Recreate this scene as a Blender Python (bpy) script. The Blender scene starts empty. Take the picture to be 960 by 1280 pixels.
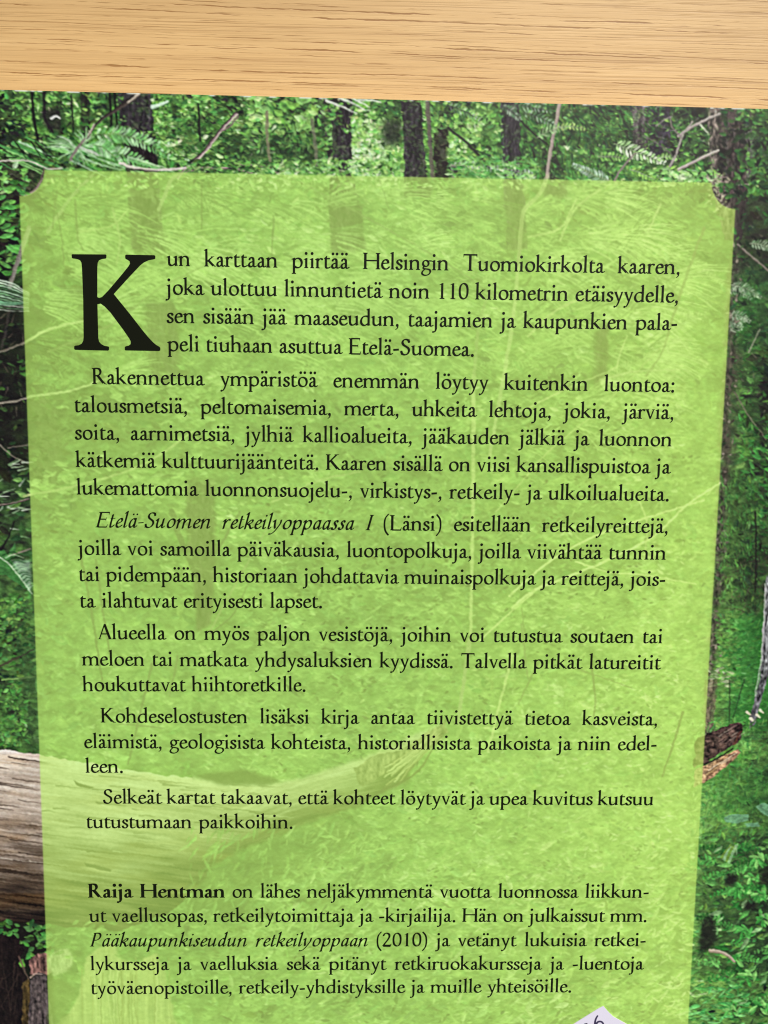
import bpy, math, random
import numpy as np

# ------------------------------------------------------------------ camera, light, exposure
S = 0.118                     # metres per page unit (one page unit = width of the text column)
SC = bpy.context.scene
C = SC.collection
POSE = (0.10528, -0.01895, 0.01143, -0.51059, -0.40372, 1.25729)   # page plane seen by the phone camera
FPX = 967.0                   # focal length in pixels of the 960 x 1280 photograph
def rodrigues(a):
    a = np.array(a, float); th = np.linalg.norm(a); k = a / th
    K = np.array([[0, -k[2], k[1]], [k[2], 0, -k[0]], [-k[1], k[0], 0]])
    return np.eye(3) + math.sin(th) * K + (1 - math.cos(th)) * K @ K
RM = rodrigues(POSE[:3]); TV = np.array(POSE[3:])
HOM = np.array([[FPX, 0, 480], [0, FPX, 640], [0, 0, 1]]) @ np.c_[RM[:, 0], RM[:, 1], TV]
HIN = np.linalg.inv(HOM)
def page(x, y):
    """a point measured on the photograph -> (u, v) on the printed page"""
    x = np.asarray(x, float); y = np.asarray(y, float)
    q = HIN @ np.stack([x.ravel(), y.ravel(), np.ones(x.size)])
    return (q[0] / q[2]).reshape(x.shape), (q[1] / q[2]).reshape(x.shape)
from mathutils import Matrix
D3 = np.diag([1.0, -1.0, -1.0])
cam_loc = -RM.T @ TV
cam = bpy.data.objects.new('camera', bpy.data.cameras.new('camera')); C.objects.link(cam)
cam.data.sensor_fit = 'VERTICAL'; cam.data.sensor_height = 24.0
cam.data.lens = FPX / 1280 * 24.0
cam.data.clip_start = 0.005; cam.data.clip_end = 50
M4 = np.eye(4); M4[:3, :3] = (D3 @ RM @ D3).T
M4[:3, 3] = np.array([cam_loc[0], -cam_loc[1], -cam_loc[2]]) * S
cam.matrix_world = Matrix(M4.tolist())
SC.camera = cam

SUN_EL, SUN_AZ = math.radians(42), math.radians(25)     # azimuth from +Y (top of the picture) towards +X
world = bpy.data.worlds.new('World'); SC.world = world; world.use_nodes = True
wn = world.node_tree; wn.nodes.clear()
sky = wn.nodes.new('ShaderNodeTexSky'); sky.sky_type = 'NISHITA'; sky.sun_disc = False
sky.sun_elevation = SUN_EL; sky.sun_rotation = SUN_AZ
bg = wn.nodes.new('ShaderNodeBackground'); bg.inputs['Strength'].default_value = 0.06
wo = wn.nodes.new('ShaderNodeOutputWorld')
wn.links.new(sky.outputs[0], bg.inputs[0]); wn.links.new(bg.outputs[0], wo.inputs[0])
sun = bpy.data.objects.new('sun', bpy.data.lights.new('sun', 'SUN')); C.objects.link(sun)
sun.data.energy = 4.8; sun.data.angle = math.radians(14); sun.data.color = (1.0, 0.93, 0.82)
sun.rotation_euler = (-(math.pi / 2 - SUN_EL), 0, -SUN_AZ)
SC.view_settings.view_transform = 'Standard'; SC.view_settings.look = 'None'
SC.cycles.filter_width = 1.15
SC.view_settings.exposure = 0.05; SC.view_settings.gamma = 1.0

rnd = random.Random(11)
rng = np.random.default_rng(11)
# ------------------------------------------------------------------ lettering
# An old-style roman, italic and bold drawn with a broad elliptical nib.
# Units: 1000 to the em; a glyph is a list of simple polygons plus an advance.
class Pen:
    def __init__(s, a=49.5, b=24.0, ang=20.0, sw=47.5, sl=40.0, st=24.0):
        s.a, s.b, s.sw, s.sl, s.st = a, b, sw, sl, st
        t = math.radians(ang); c, n = math.cos(t), math.sin(t)
        Rm = np.array([[c, -n], [n, c]])
        s.M = Rm @ np.diag([a * a, b * b]) @ Rm.T
        s.R = Rm

def spline(pts, n=7, closed=False):
    P = np.array(pts, float)
    if len(P) == 2:
        t = np.linspace(0, 1, 3)[:, None]
        return P[0] * (1 - t) + P[1] * t
    if closed:
        Q = np.vstack([P[-1], P, P[0], P[1]])
    else:
        Q = np.vstack([2 * P[0] - P[1], P, 2 * P[-1] - P[-2]])
    out = []
    for i in range(1, len(Q) - 2):
        p0, p1, p2, p3 = Q[i - 1], Q[i], Q[i + 1], Q[i + 2]
        d = [max(1e-6, np.linalg.norm(q - p) ** .5) for p, q in ((p0, p1), (p1, p2), (p2, p3))]
        m1 = (p1 - p0) / d[0] - (p2 - p0) / (d[0] + d[1]) + (p2 - p1) / d[1]
        m2 = (p2 - p1) / d[1] - (p3 - p1) / (d[1] + d[2]) + (p3 - p2) / d[2]
        m1, m2 = m1 * d[1], m2 * d[1]
        for t in np.linspace(0, 1, n, endpoint=False):
            out.append((2*t**3-3*t*t+1)*p1 + (t**3-2*t*t+t)*m1 + (-2*t**3+3*t*t)*p2 + (t**3-t*t)*m2)
    if not closed:
        out.append(P[-1])
    return np.array(out)

def nib(pen, pts, k=1.0, closed=False, caps=True, n=7):
    """stroke a spline with the nib -> list of polygons (a quad strip and two end caps)"""
    P = spline(pts, n, closed)
    if closed:
        D = np.roll(P, -1, 0) - np.roll(P, 1, 0)
    else:
        D = np.gradient(P, axis=0)
    D = D / np.maximum(1e-9, np.linalg.norm(D, axis=1))[:, None]
    N = np.c_[-D[:, 1], D[:, 0]]
    MN = N @ pen.M
    S = k * MN / np.sqrt((N * MN).sum(1))[:, None]
    Lp, Rp = P + S, P - S
    out = []
    m = len(P)
    for i in range(m if closed else m - 1):
        j = (i + 1) % m
        out.append(np.array([Lp[i], Rp[i], Rp[j], Lp[j]]))
    if caps and not closed:
        t = np.linspace(0, 2 * math.pi, 13)[:-1]
        E = (pen.R @ (np.array([pen.a * np.cos(t), pen.b * np.sin(t)]))).T * k
        out.append(P[0] + E); out.append(P[-1] + E)
    return out

def blob(x, y, r, ry=None):
    t = np.linspace(0, 2 * math.pi, 17)[:-1]
    return [np.c_[x + r * np.cos(t), y + (ry or r) * np.sin(t)]]
def poly(*p): return [np.array(p, float)]
def bar(x0, y0, x1, y1, w0, w1=None):
    w1 = w0 if w1 is None else w1
    d = np.array([x1 - x0, y1 - y0], float); d /= np.linalg.norm(d); n = np.array([-d[1], d[0]])
    a, b = np.array([x0, y0]), np.array([x1, y1])
    return [np.array([a + n * w0, a - n * w0, b - n * w1, b + n * w1])]
def stem(p, x, y0, y1): return poly((x - p.sw, y0), (x + p.sw, y0), (x + p.sw, y1), (x - p.sw, y1))
def serif(p, x, y, l=1.0, r=1.0, up=1):
    """bracketed slab at the foot (up=1) or head (up=-1) of a stem"""
    l, r, t, w = l * p.sl, r * p.sl, p.st * up, p.sw
    h = 42 * up
    return poly((x-w-l, y), (x+w+r, y), (x+w+r+3, y+t*.55), (x+w+r-3, y+t), (x+w+r*.45, y+t*1.35), (x+w+r*.12, y+t+h*.4),
                (x+w, y+t+h), (x-w, y+t+h), (x-w-l*.12, y+t+h*.4), (x-w-l*.45, y+t*1.35), (x-w-l+3, y+t), (x-w-l-3, y+t*.55))
def flag(p, x, y, l=1.0):
    """slanted entry serif on a lower-case stem"""
    w, l = p.sw, l * 58
    return poly((x-w-l, y-50), (x-w-l-2, y-38), (x-w*.2, y+6), (x+w-8, y+20), (x+w, y+16), (x+w, y-130), (x-w, y-130), (x-w, y-78), (x-w-l*.25, y-56))

def lower(p):
    g = {}
    w = p.sw
    X = 392
    N = lambda pts, k=1.0, **q: nib(p, pts, k, **q)
    g['a'] = (404, N([(104,318),(122,360),(172,386),(228,372),(258,326),(264,262)]) + blob(106,322,p.a*.85) + stem(p,264,95,280)
        + N([(266,110),(274,52),(306,20),(342,24),(382,50)], .8) + N([(262,232),(190,210),(112,168),(80,105),(96,42),(148,14),(206,36),(262,92)], .98))
    g['d'] = (509, N([(392,352),(318,388),(240,388),(140,340),(76,215),(96,85),(180,14),(268,26),(392,112)]) + stem(p,388,25,690) + flag(p,388,690,.9)
        + poly((388-w,120),(388+w,120),(388+w,52),(470,36),(472,24),(388-w,-8)))
    g['e'] = (396, N([(88,236),(180,244),(330,262)], .82) + N([(326,262),(314,330),(268,378),(212,390),(126,342),(74,215),(92,100),(160,26),(236,16),(306,40),(362,92)]))
    g['g'] = (446, N([(205,390),(120,350),(88,268),(118,180),(205,142),(292,182),(322,268),(290,352)], closed=True, k=.92)
        + N([(150,152),(108,112),(112,72),(170,50),(280,38),(372,6),(398,-70),(346,-160),(222,-212),(104,-192),(52,-126),(76,-58),(158,30)], .85)
        + N([(292,356),(350,372),(428,366)], .8))
    arch = lambda a, b: N([(a+6,288),(a+70,352),(a+148,388),(b-62,374),(b-10,318),(b,240)])
    g['h'] = (515, stem(p,96,0,690) + flag(p,96,690,.9) + arch(96,382) + stem(p,382,0,262) + serif(p,96,0) + serif(p,382,0))
    dot = lambda x: blob(x,588,p.a*1.22)
    g['ı'] = (257, stem(p,126,0,390) + flag(p,126,392) + serif(p,126,0))
    g['i'] = (257, g['ı'][1] + dot(120))
    g['j'] = (253, stem(p,124,-90,390) + flag(p,124,392) + N([(124,-70),(112,-148),(66,-208),(10,-222)],.92) + blob(8,-214,p.a*.78) + dot(118))
    g['k'] = (482, stem(p,96,0,690) + flag(p,96,690,.9) + serif(p,96,0) + bar(100,178,342,386,13*p.b/12.5) + poly((270,404),(420,404),(422,390),(370,376),(330,366),(300,382),(268,392))
        + bar(178,244,378,36,p.sw*1.02,p.sw*.98) + poly((340,62),(388,28),(410,2),(486,2),(488,14),(450,26),(420,52),(396,92)) )
    g['l'] = (247, stem(p,122,0,690) + flag(p,122,690,.9) + serif(p,122,0))
    g['m'] = (787, stem(p,96,0,390) + flag(p,96,392) + arch(96,378) + stem(p,378,0,262) + arch(378,660) + stem(p,660,0,262) + serif(p,96,0) + serif(p,378,0) + serif(p,660,0))
    g['n'] = (525, stem(p,98,0,390) + flag(p,98,392) + arch(98,386) + stem(p,386,0,262) + serif(p,98,0) + serif(p,386,0))
    oval = [(243,391),(130,345),(80,205),(128,62),(243,13),(358,60),(408,200),(360,343)]
    g['o'] = (486, N(oval, closed=True))
    g['p'] = (507, stem(p,104,-232,390) + flag(p,104,392) + serif(p,104,-240) + N([(112,302),(186,366),(272,390),(372,345),(424,205),(376,66),(280,13),(196,24),(108,76)]))
    g['r'] = (340, stem(p,98,0,390) + flag(p,98,392) + serif(p,98,0,1,1.2) + N([(104,276),(160,352),(220,386),(282,372)],.95) + blob(286,364,p.a*.86))
    g['s'] = (323, N([(262,318),(236,372),(172,390),(100,362),(84,300),(120,246),(196,198),(254,146),(258,80),(214,26),(146,13),(84,36),(54,98)])
        + poly((248,392),(270,398),(280,304),(264,300)) + poly((50,8),(66,4),(70,108),(44,112)))
    g['t'] = (307, poly((114-w,70),(114+w,70),(114+w,380),(126+w,500),(114+w*.7,505),(92,452),(40,402),(34,388),(114-w,384)) + bar(90,391,286,397,13*p.b/12.5)
        + N([(114,110),(120,52),(158,16),(206,14),(284,52)], .95))
    g['u'] = (512, stem(p,106,110,390) + flag(p,106,392) + N([(106,140),(124,60),(186,18),(262,30),(384,118)]) + stem(p,386,25,390) + flag(p,386,392)
        + poly((386-w,120),(386+w,120),(386+w,52),(468,36),(470,24),(386-w,-8)))
    hs = lambda x, l, r: poly((x-l,404),(x+r,404),(x+r+2,394),(x+r-6,389),(x+r*.3,378),(x,360),(x-l*.3,378),(x-l+6,389),(x-l-2,394))
    g['v'] = (432, bar(82,398,228,8,w*1.02,w*.62) + bar(358,398,228,8,14*p.b/12.5) + poly((228-w*.75,24),(228+12,40),(222,-10),(212,-10)) + hs(84,76,84) + hs(356,70,62))
    g['y'] = (438, bar(84,398,236,12,w*1.02,w*.68) + N([(362,392),(236,20),(180,-118),(120,-196),(58,-214)],.8) + blob(58,-206,p.a*.85) + hs(86,78,84) + hs(358,70,64))
    di = lambda x: blob(x-84,586,p.a*1.16) + blob(x+84,586,p.a*1.16)
    g['ä'] = (404, g['a'][1] + di(198)); g['ö'] = (486, g['o'][1] + di(243))
    return g

def upper(p):
    g = {}
    w = p.sw * 1.1
    q = Pen(p.a, p.b, 20, w, p.sl * 1.15, p.st)
    N = lambda pts, k=1.0, **kk: nib(q, pts, k, **kk)
    st = lambda x: stem(q,x,0,655) + serif(q,x,0) + serif(q,x,655,up=-1)
    th = 13 * p.b / 12.5
    g['K'] = (675, st(128) + bar(140,300,480,640,th*1.3) + poly((390,655),(590,655),(590,641),(520,630),(478,606),(448,628),(392,641))
        + bar(236,388,520,52,w*1.02) + poly((486,92),(524,40),(560,0),(690,0),(692,14),(630,30),(590,60),(552,108)))
    g['H'] = (785, st(128) + st(652) + bar(140,345,640,345,th*1.15))
    g['T'] = (650, stem(q,325,0,640) + serif(q,325,0) + bar(52,642,598,642,th*1.2) + poly((36,662),(56,662),(76,640),(60,540),(44,536)) + poly((592,652),(618,672),(610,540),(594,536),(572,630)))
    g['E'] = (584, st(128) + bar(130,641,500,641,th*1.1) + bar(140,350,420,350,th*1.1) + bar(130,14,520,14,th*1.1) + poly((478,655),(508,668),(502,540),(488,540),(470,628))
        + poly((412,430),(426,430),(426,268),(412,268),(400,350)) + poly((500,0),(526,0),(548,126),(534,132),(490,34)))
    g['S'] = (489, N([(392,530),(350,614),(250,645),(146,602),(114,508),(160,418),(258,354),(360,280),(388,176),(334,60),(228,12),(112,48),(66,150)],1.03)
        + poly((386,662),(404,666),(412,512),(392,508)) + poly((54,4),(72,0),(80,160),(56,166)))
    g['R'] = (645, st(128) + N([(130,636),(230,642),(340,610),(386,500),(340,388),(240,346),(140,338)]) + bar(262,350,494,44,w*1.02,w*.96) + poly((456,94),(500,34),(548,-4),(640,-14),(646,0),(590,22),(556,56),(520,110)))
    g['A'] = (630, bar(322,650,544,8,w*1.02,w*1.02) + bar(318,655,92,8,th*1.05) + bar(162,232,450,232,th) + poly((300,640),(324,690),(352,640),(326,600)) + poly((8,0),(182,0),(182,13),(118,26),(92,42),(64,22),(8,13)) + poly((432,0),(636,0),(636,13),(590,28),(560,50),(500,26),(432,13)))
    g['L'] = (560, st(128) + bar(130,14,500,14,th*1.1) + poly((480,0),(508,0),(534,132),(520,138),(468,34)))
    g['I'] = (338, st(168))
    g['P'] = (549, st(128) + N([(130,636),(230,642),(350,606),(400,480),(346,352),(240,304),(150,300)]))
    dg = {}
    g['1'] = (470, stem(p,240,0,600) + serif(p,240,0,1.4,1.4) + poly((118,560),(124,574),(240-10,640),(240+p.sw,648),(240+p.sw,560),(240-p.sw,540),(240-p.sw,580)))
    g['0'] = (470, N([(235,640),(118,560),(72,320),(116,90),(235,14),(352,90),(398,320),(354,560)], closed=True, k=.95))
    g['2'] = (470, N([(72,520),(120,612),(216,638),(312,590),(336,480),(280,346),(176,200),(62,40)]) + bar(60,28,390,28,28*p.b/12.5) + poly((360,0),(398,0),(432,120),(418,126),(350,52)))
    g['('] = (320, N([(262,690),(140,520),(100,255),(140,-20),(262,-205)], .8)); g[')'] = (320, N([(58,690),(180,520),(220,255),(180,-20),(58,-205)], .8))
    g['.'] = (225, blob(108,34,p.a*1.3)); g[':'] = (225, blob(108,34,p.a*1.3) + blob(108,350,p.a*1.3))
    g[','] = (225, blob(104,34,p.a*1.22) + nib(p, [(122,28),(126,-40),(96,-96),(52,-130)], .62))
    g['-'] = (320, bar(38,205,272,222,21*p.b/12.5))
    return g

def italic():
    p = Pen(44, 21, 32, 43, 30, 21)
    N = lambda pts, k=1.0, **q: nib(p, pts, k, **q)
    g = {}
    S = lambda x, y0=60, y1=390: N([(x,y1),(x,y0)])
    en = lambda x, y=392: N([(x-66,y-78),(x-30,y-22),(x,y)], .8)          # entry stroke
    ex = lambda x: N([(x,80),(x+6,28),(x+36,12),(x+74,44),(x+96,76)], .8) # exit stroke
    ar = lambda a, b: N([(a,180),(a+60,300),(a+126,378),(b-26,384),(b,330),(b,260)], .95)
    bowl = [(282,350),(214,388),(130,330),(82,190),(98,60),(150,14),(218,70),(282,190)]
    g['a'] = (400, N(bowl) + S(284) + ex(284))
    g['d'] = (420, N(bowl) + S(290,60,690) + en(290,690) + ex(290))
    g['e'] = (330, N([(80,170),(190,210),(262,280),(262,350),(208,388),(130,330),(78,190),(96,66),(156,14),(226,30),(300,96)]))
    g['ı'] = (230, en(96) + S(96) + ex(96)); g['i'] = (230, g['ı'][1] + blob(112,570,40))
    g['k'] = (420, S(86,0,690) + en(86,690) + N([(90,190),(180,290),(262,380),(320,372),(318,300),(240,226),(140,196)], .9) + N([(170,200),(236,150),(290,50),(340,12),(400,60)], .95))
    g['l'] = (220, S(92,60,690) + en(92,690) + ex(92))
    g['m'] = (700, en(88) + S(88,0) + ar(88,318) + S(318,0,300) + ar(318,550) + S(550,60,300) + ex(550))
    g['n'] = (480, en(88) + S(88,0) + ar(88,328) + S(328,60,300) + ex(328))
    g['o'] = (420, N([(215,388),(120,320),(78,180),(110,50),(200,14),(300,80),(344,220),(306,350)], closed=True))
    g['p'] = (440, en(100) + S(100,-235) + serif(p,100,-245) + N([(104,230),(160,330),(240,386),(320,350),(352,220),(312,80),(220,14),(140,40),(104,100)]))
    g['r'] = (330, en(92) + S(92,0) + N([(94,190),(150,310),(210,380),(268,376)]) + blob(280,362,28))
    g['s'] = (300, N([(236,330),(200,386),(140,376),(112,310),(150,236),(210,160),(210,70),(150,14),(84,26),(48,84)]) + blob(236,330,24) + blob(52,84,24))
    g['t'] = (270, N([(100,540),(98,380),(96,110),(110,30),(150,14),(240,96)]) + bar(36,384,230,392,13))
    g['u'] = (470, en(92) + N([(92,390),(92,130),(110,40),(160,14),(230,70),(308,200)]) + S(312) + ex(312))
    g['y'] = (430, en(92) + N([(92,390),(110,180),(150,40)]) + N([(330,390),(330,260),(250,60),(150,-120),(50,-210),(-30,-215)], .9) + blob(-26,-206,28) + blob(322,376,28))
    di = lambda x: blob(x-74,570,38) + blob(x+74,570,38)
    g['ä'] = (400, g['a'][1] + di(220))
    U = upper(Pen(45, 21, 20, 43, 42, 21))
    for c in 'ESIP': g[c] = (U[c][0] * .93, [q * np.array([.93, 1]) for q in U[c][1]])
    g['-'] = (300, bar(38,205,252,222,20))
    sh = np.array([[1, 0], [.27, 1]])
    return {c: (a * 1.04, [q @ sh * np.array([1.03, 1]) for q in P]) for c, (a, P) in g.items()}

REG = {**upper(Pen()), **lower(Pen())}
ITA = italic()
_b = Pen(64, 23, 16, 64, 42, 24)
BOL = {c: (a * 1.075, [q * np.array([1.04, 1]) + np.array([a * .025, 0]) for q in P]) for c, (a, P) in {**upper(_b), **lower(_b)}.items()}
for _c in ITA: pass
# ------------------------------------------------------------------ the printed picture of the cover
# A forest photograph printed on the cover: painted stroke by stroke in ink colours (display values)
# on a page-plane canvas, then carried by the vertices of the cover.
PX = 760.0
U0, V0, U1, V1 = -0.275, -0.285, 1.285, 1.78
CW, CH = int((U1 - U0) * PX) + 2, int((V1 - V0) * PX) + 2
def cv(x, y):
    u, v = page(x, y); return (u - U0) * PX, (v - V0) * PX
def cvp(pts):
    a = np.array(pts, float); x, y = cv(a[:, 0], a[:, 1]); return np.c_[x, y]

def upsample(a, h, w):
    """smooth (cubic-ish) upsampling of a coarse random grid"""
    def axis(a, n):
        m = a.shape[0]; t = np.linspace(0, m - 1.001, n); i = t.astype(int); f = t - i; f = f * f * (3 - 2 * f)
        f = f.reshape((-1,) + (1,) * (a.ndim - 1))
        return a[i] * (1 - f) + a[np.minimum(i + 1, m - 1)] * f
    return np.swapaxes(axis(np.swapaxes(axis(a, h), 0, 1), w), 0, 1)
def noise(sx, sy, h=None, w=None, oct=3):
    h = h or CH; w = w or CW
    out = np.zeros((h, w), np.float32); amp = 1.0; tot = 0
    for o in range(oct):
        gx, gy = max(2, int(w / sx) + 2), max(2, int(h / sy) + 2)
        out += amp * upsample(rng.random((gy, gx)).astype(np.float32) - .5, h, w); tot += amp
        amp *= .6; sx = max(1.0, sx / 2); sy = max(1.0, sy / 2)
    return out / tot * 2
def blur(a, r):
    k = int(r * 3) + 1; t = np.arange(-k, k + 1); g = np.exp(-t * t / (2 * r * r)); g /= g.sum()
    p = np.pad(a, ((k, k), (0, 0), (0, 0)), 'edge'); o = sum(g[i] * p[i:i + a.shape[0]] for i in range(2 * k + 1))
    p = np.pad(o, ((0, 0), (k, k), (0, 0)), 'edge'); return sum(g[i] * p[:, i:i + a.shape[1]] for i in range(2 * k + 1))

# photograph coordinates of every canvas pixel (for zone look-ups)
uu, vv = np.meshgrid(U0 + np.arange(CW) / PX, V0 + np.arange(CH) / PX)
q = np.stack([uu.ravel(), vv.ravel(), np.ones(uu.size)]); q = HOM @ q
PHX = (q[0] / q[2]).reshape(uu.shape).astype(np.float32); PHY = (q[1] / q[2]).reshape(uu.shape).astype(np.float32)

GX = np.array([0, 120, 240, 360, 480, 600, 720, 840, 885, 960.])
GY = np.array([115, 230, 350, 470, 590, 710, 830, 950, 1070, 1190, 1290.])
GB = np.array([
 [.34,.36,.42,.40,.38,.40,.27,.22,.21,.28],
 [.22,.46,.48,.50,.52,.50,.42,.42,.26,.24],
 [.22,.40,.42,.52,.52,.50,.46,.50,.46,.20],
 [.14,.28,.36,.44,.44,.45,.45,.54,.52,.18],
 [.20,.34,.42,.44,.45,.44,.44,.52,.55,.25],
 [.32,.48,.42,.42,.38,.36,.44,.54,.60,.24],
 [.33,.52,.48,.44,.48,.52,.56,.62,.60,.33],
 [.36,.54,.46,.50,.56,.60,.60,.64,.60,.37],
 [.25,.50,.40,.42,.50,.60,.58,.62,.58,.35],
 [.20,.42,.44,.50,.48,.54,.50,.58,.52,.37],
 [.18,.50,.48,.52,.52,.48,.50,.54,.50,.36]], np.float32)
GB[1:, 1:9] += .07; GB[2:, 6:9] += .03
def grid(x, y, G=GB):
    fx = np.interp(x, GX, np.arange(len(GX))); fy = np.interp(y, GY, np.arange(len(GY)))
    i = np.minimum(fx.astype(int), len(GX) - 2); j = np.minimum(fy.astype(int), len(GY) - 2)
    a, b = fx - i, fy - j
    return (G[j, i] * (1 - a) + G[j, i + 1] * a) * (1 - b) + (G[j + 1, i] * (1 - a) + G[j + 1, i + 1] * a) * b
RT = np.array([0, .12, .25, .42, .6, .8, 1.0])
RC = np.array([[22,22,22],[38,42,35],[54,80,44],[80,124,58],[116,174,76],[150,204,104],[202,228,172]], np.float32)
RC2 = np.array([[20,22,18],[33,44,30],[40,80,36],[54,122,50],[86,166,74],[126,196,106],[190,220,172]], np.float32)   # cooler greens
def ramp(t, cool=0.0):
    t = np.clip(t, 0, 1)
    a = np.stack([np.interp(t, RT, RC[:, k]) for k in range(3)], -1)
    if np.any(cool):
        b = np.stack([np.interp(t, RT, RC2[:, k]) for k in range(3)], -1)
        cool = np.asarray(cool)[..., None] if np.ndim(cool) else cool
        a = a * (1 - cool) + b * cool
    return a
bmap = grid(PHX, PHY)
base = bmap * .86 + .16 * noise(60, 40) * .8 + .20 * noise(14, 9, oct=2)
CAN = ramp(base).astype(np.float32)

def window(x0, x1, y0, y1):
    xa, xb, ya, yb = max(0, int(x0)), min(CW, int(x1) + 2), max(0, int(y0)), min(CH, int(y1) + 2)
    if xa >= xb or ya >= yb: return None
    Y, X = np.ogrid[ya:yb, xa:xb]
    return xa, xb, ya, yb, X, Y
def put(w, al, col):
    xa, xb, ya, yb = w[:4]; s = CAN[ya:yb, xa:xb]
    s += al[..., None] * (col - s)
def leaf(x, y, L, W, ang, col, alpha=1.0, fold=.10):
    """one leaf, canvas px: lens outline, two slightly different halves"""
    w = window(x - L - 1, x + L + 1, y - L - 1, y + L + 1)
    if w is None: return
    c, s = math.cos(ang), math.sin(ang); dx, dy = w[4] - x, w[5] - y
    a = dx * c + dy * s; b = -dx * s + dy * c; t = a / L
    wd = W * np.maximum(0, 1 - t * t) * (1 + .35 * t)
    al = np.clip(wd - np.abs(b) + .5, 0, 1) * alpha
    al = al * (np.abs(t) < 1)
    sh = 1 + fold * np.clip(b, -1, 1)
    put(w, al, np.clip(col * sh[..., None], 0, 255))
def stroke(pts, w0, w1, col, alpha=1.0, col2=None, photo=True, sm=True, soft=.5):
    """tapered branch through points; col2 = colour of its upper edge"""
    P = cvp(pts) if photo else np.array(pts, float)
    if sm and len(P) > 2: P = spline(P, 6)
    lo, hi = P.min(0) - max(w0, w1) - 2, P.max(0) + max(w0, w1) + 2
    w = window(lo[0], hi[0], lo[1], hi[1])
    if w is None: return
    X, Y = w[4], w[5]; best = np.full((w[3] - w[2], w[1] - w[0]), 1e9); side = np.zeros_like(best); wid = np.zeros_like(best)
    n = len(P) - 1
    for i in range(n):
        a, b = P[i], P[i + 1]; d = b - a; l2 = d @ d + 1e-9
        t = np.clip(((X - a[0]) * d[0] + (Y - a[1]) * d[1]) / l2, 0, 1)
        ex, ey = X - a[0] - t * d[0], Y - a[1] - t * d[1]
        r = np.sqrt(ex * ex + ey * ey); m = r < best
        best = np.where(m, r, best); side = np.where(m, ey * np.sign(d[0] + 1e-6) * 1.0, side); wid = np.where(m, w0 + (w1 - w0) * (i + t) / n, wid)
    al = np.clip((wid - best) / (2 * soft) + .5, 0, 1) * np.minimum(1, wid * 2) * alpha
    col = np.array(col, float)
    if col2 is not None:
        k = np.clip(.5 - side / np.maximum(.6, wid), 0, 1)[..., None]
        colour = col * (1 - k) + np.array(col2, float) * k
    else: colour = col[None, None]
    put(w, al, colour)
def inside(P, X, Y):
    r = np.zeros(np.broadcast(X, Y).shape, bool); n = len(P)
    for i in range(n):
        (xi, yi), (xj, yj) = P[i], P[i - 1]
        if yi == yj: continue
        r ^= ((yi > Y) != (yj > Y)) & (X < (xj - xi) * (Y - yi) / (yj - yi) + xi)
    return r
def area(pts, photo=True, soft=1.0, rough=0.0):
    P = cvp(pts) if photo else np.array(pts, float)
    if rough:
        Q = []
        for i in range(len(P)):
            a, b = P[i], P[(i + 1) % len(P)]; n = max(1, int(np.linalg.norm(b - a) / 6))
            for k in range(n): Q.append(a + (b - a) * k / n + rng.normal(0, rough, 2))
        P = np.array(Q)
    lo, hi = P.min(0) - 4, P.max(0) + 4
    w = window(lo[0], hi[0], lo[1], hi[1])
    m = sum(inside(P, w[4] + ox, w[5] + oy) for ox in (-.3, .3) for oy in (-.3, .3)) / 4.0
    if soft > 1: m = blur(m[..., None], soft)[..., 0]
    return w, m
def trunk(pts, col, alpha=1.0, sx=3.5, sy=26, amt=.35, light=None, soft=1.0, rough=.6):
    """bark filled outline; light = (colour, side) rim"""
    w, m = area(pts, soft=soft, rough=rough)
    h, wd = m.shape
    t = noise(sx, sy, h, wd, 2) * .6 + noise(2.5, 5, h, wd, 2) * .6
    c = np.array(col, float)[None, None] * (1 + amt * t[..., None] * 1.6)
    if light is not None:
        xs = np.linspace(-1, 1, wd)[None, :]
        k = np.clip(light[1] * xs * 1.2 - .1, 0, 1) * np.clip(.6 + t, 0, 1)
        c = c * (1 - k[..., None]) + np.array(light[0], float) * k[..., None]
    put(w, m * alpha, np.clip(c, 0, 255))

def scatter(x0, x1, y0, y1, n, L, asp, ang, spread, db, jit, cool=0.0, alpha=(.75, 1.0), keep=None):
    """n leaves over a photograph rectangle; brightness from the tone map plus db +- jit"""
    xs = rng.uniform(x0, x1, n); ys = rng.uniform(y0, y1, n)
    if keep is not None:
        k = keep(xs, ys); xs, ys = xs[k], ys[k]
    X, Y = cv(xs, ys); B = grid(xs, ys)
    # clumps of light and shade in the foliage
    cl = CLUMP[np.clip(Y.astype(int), 0, CH - 1), np.clip(X.astype(int), 0, CW - 1)]
    n = len(xs)
    b = B + db + cl * jit * 1.1 + rng.normal(0, jit * .55, n)
    b = np.where(BORDER(xs, ys) & (ys > 240), np.minimum(b, .50 + .22 * rng.random(n) ** 3 * 2), b)
    col = ramp(b, np.clip(cool + rng.normal(0, .25, n), 0, 1)) + rng.normal(0, 5, (n, 3))
    Ls = rng.uniform(L[0], L[1], n); A = np.radians(rng.normal(ang, spread, n)); al = rng.uniform(alpha[0], alpha[1], n)
    As = rng.uniform(asp[0], asp[1], n)
    for i in range(n): leaf(X[i], Y[i], Ls[i], max(.55, Ls[i] * As[i]), A[i], col[i], al[i])
CLUMP = noise(34, 24, oct=3) * 1.3

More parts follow.
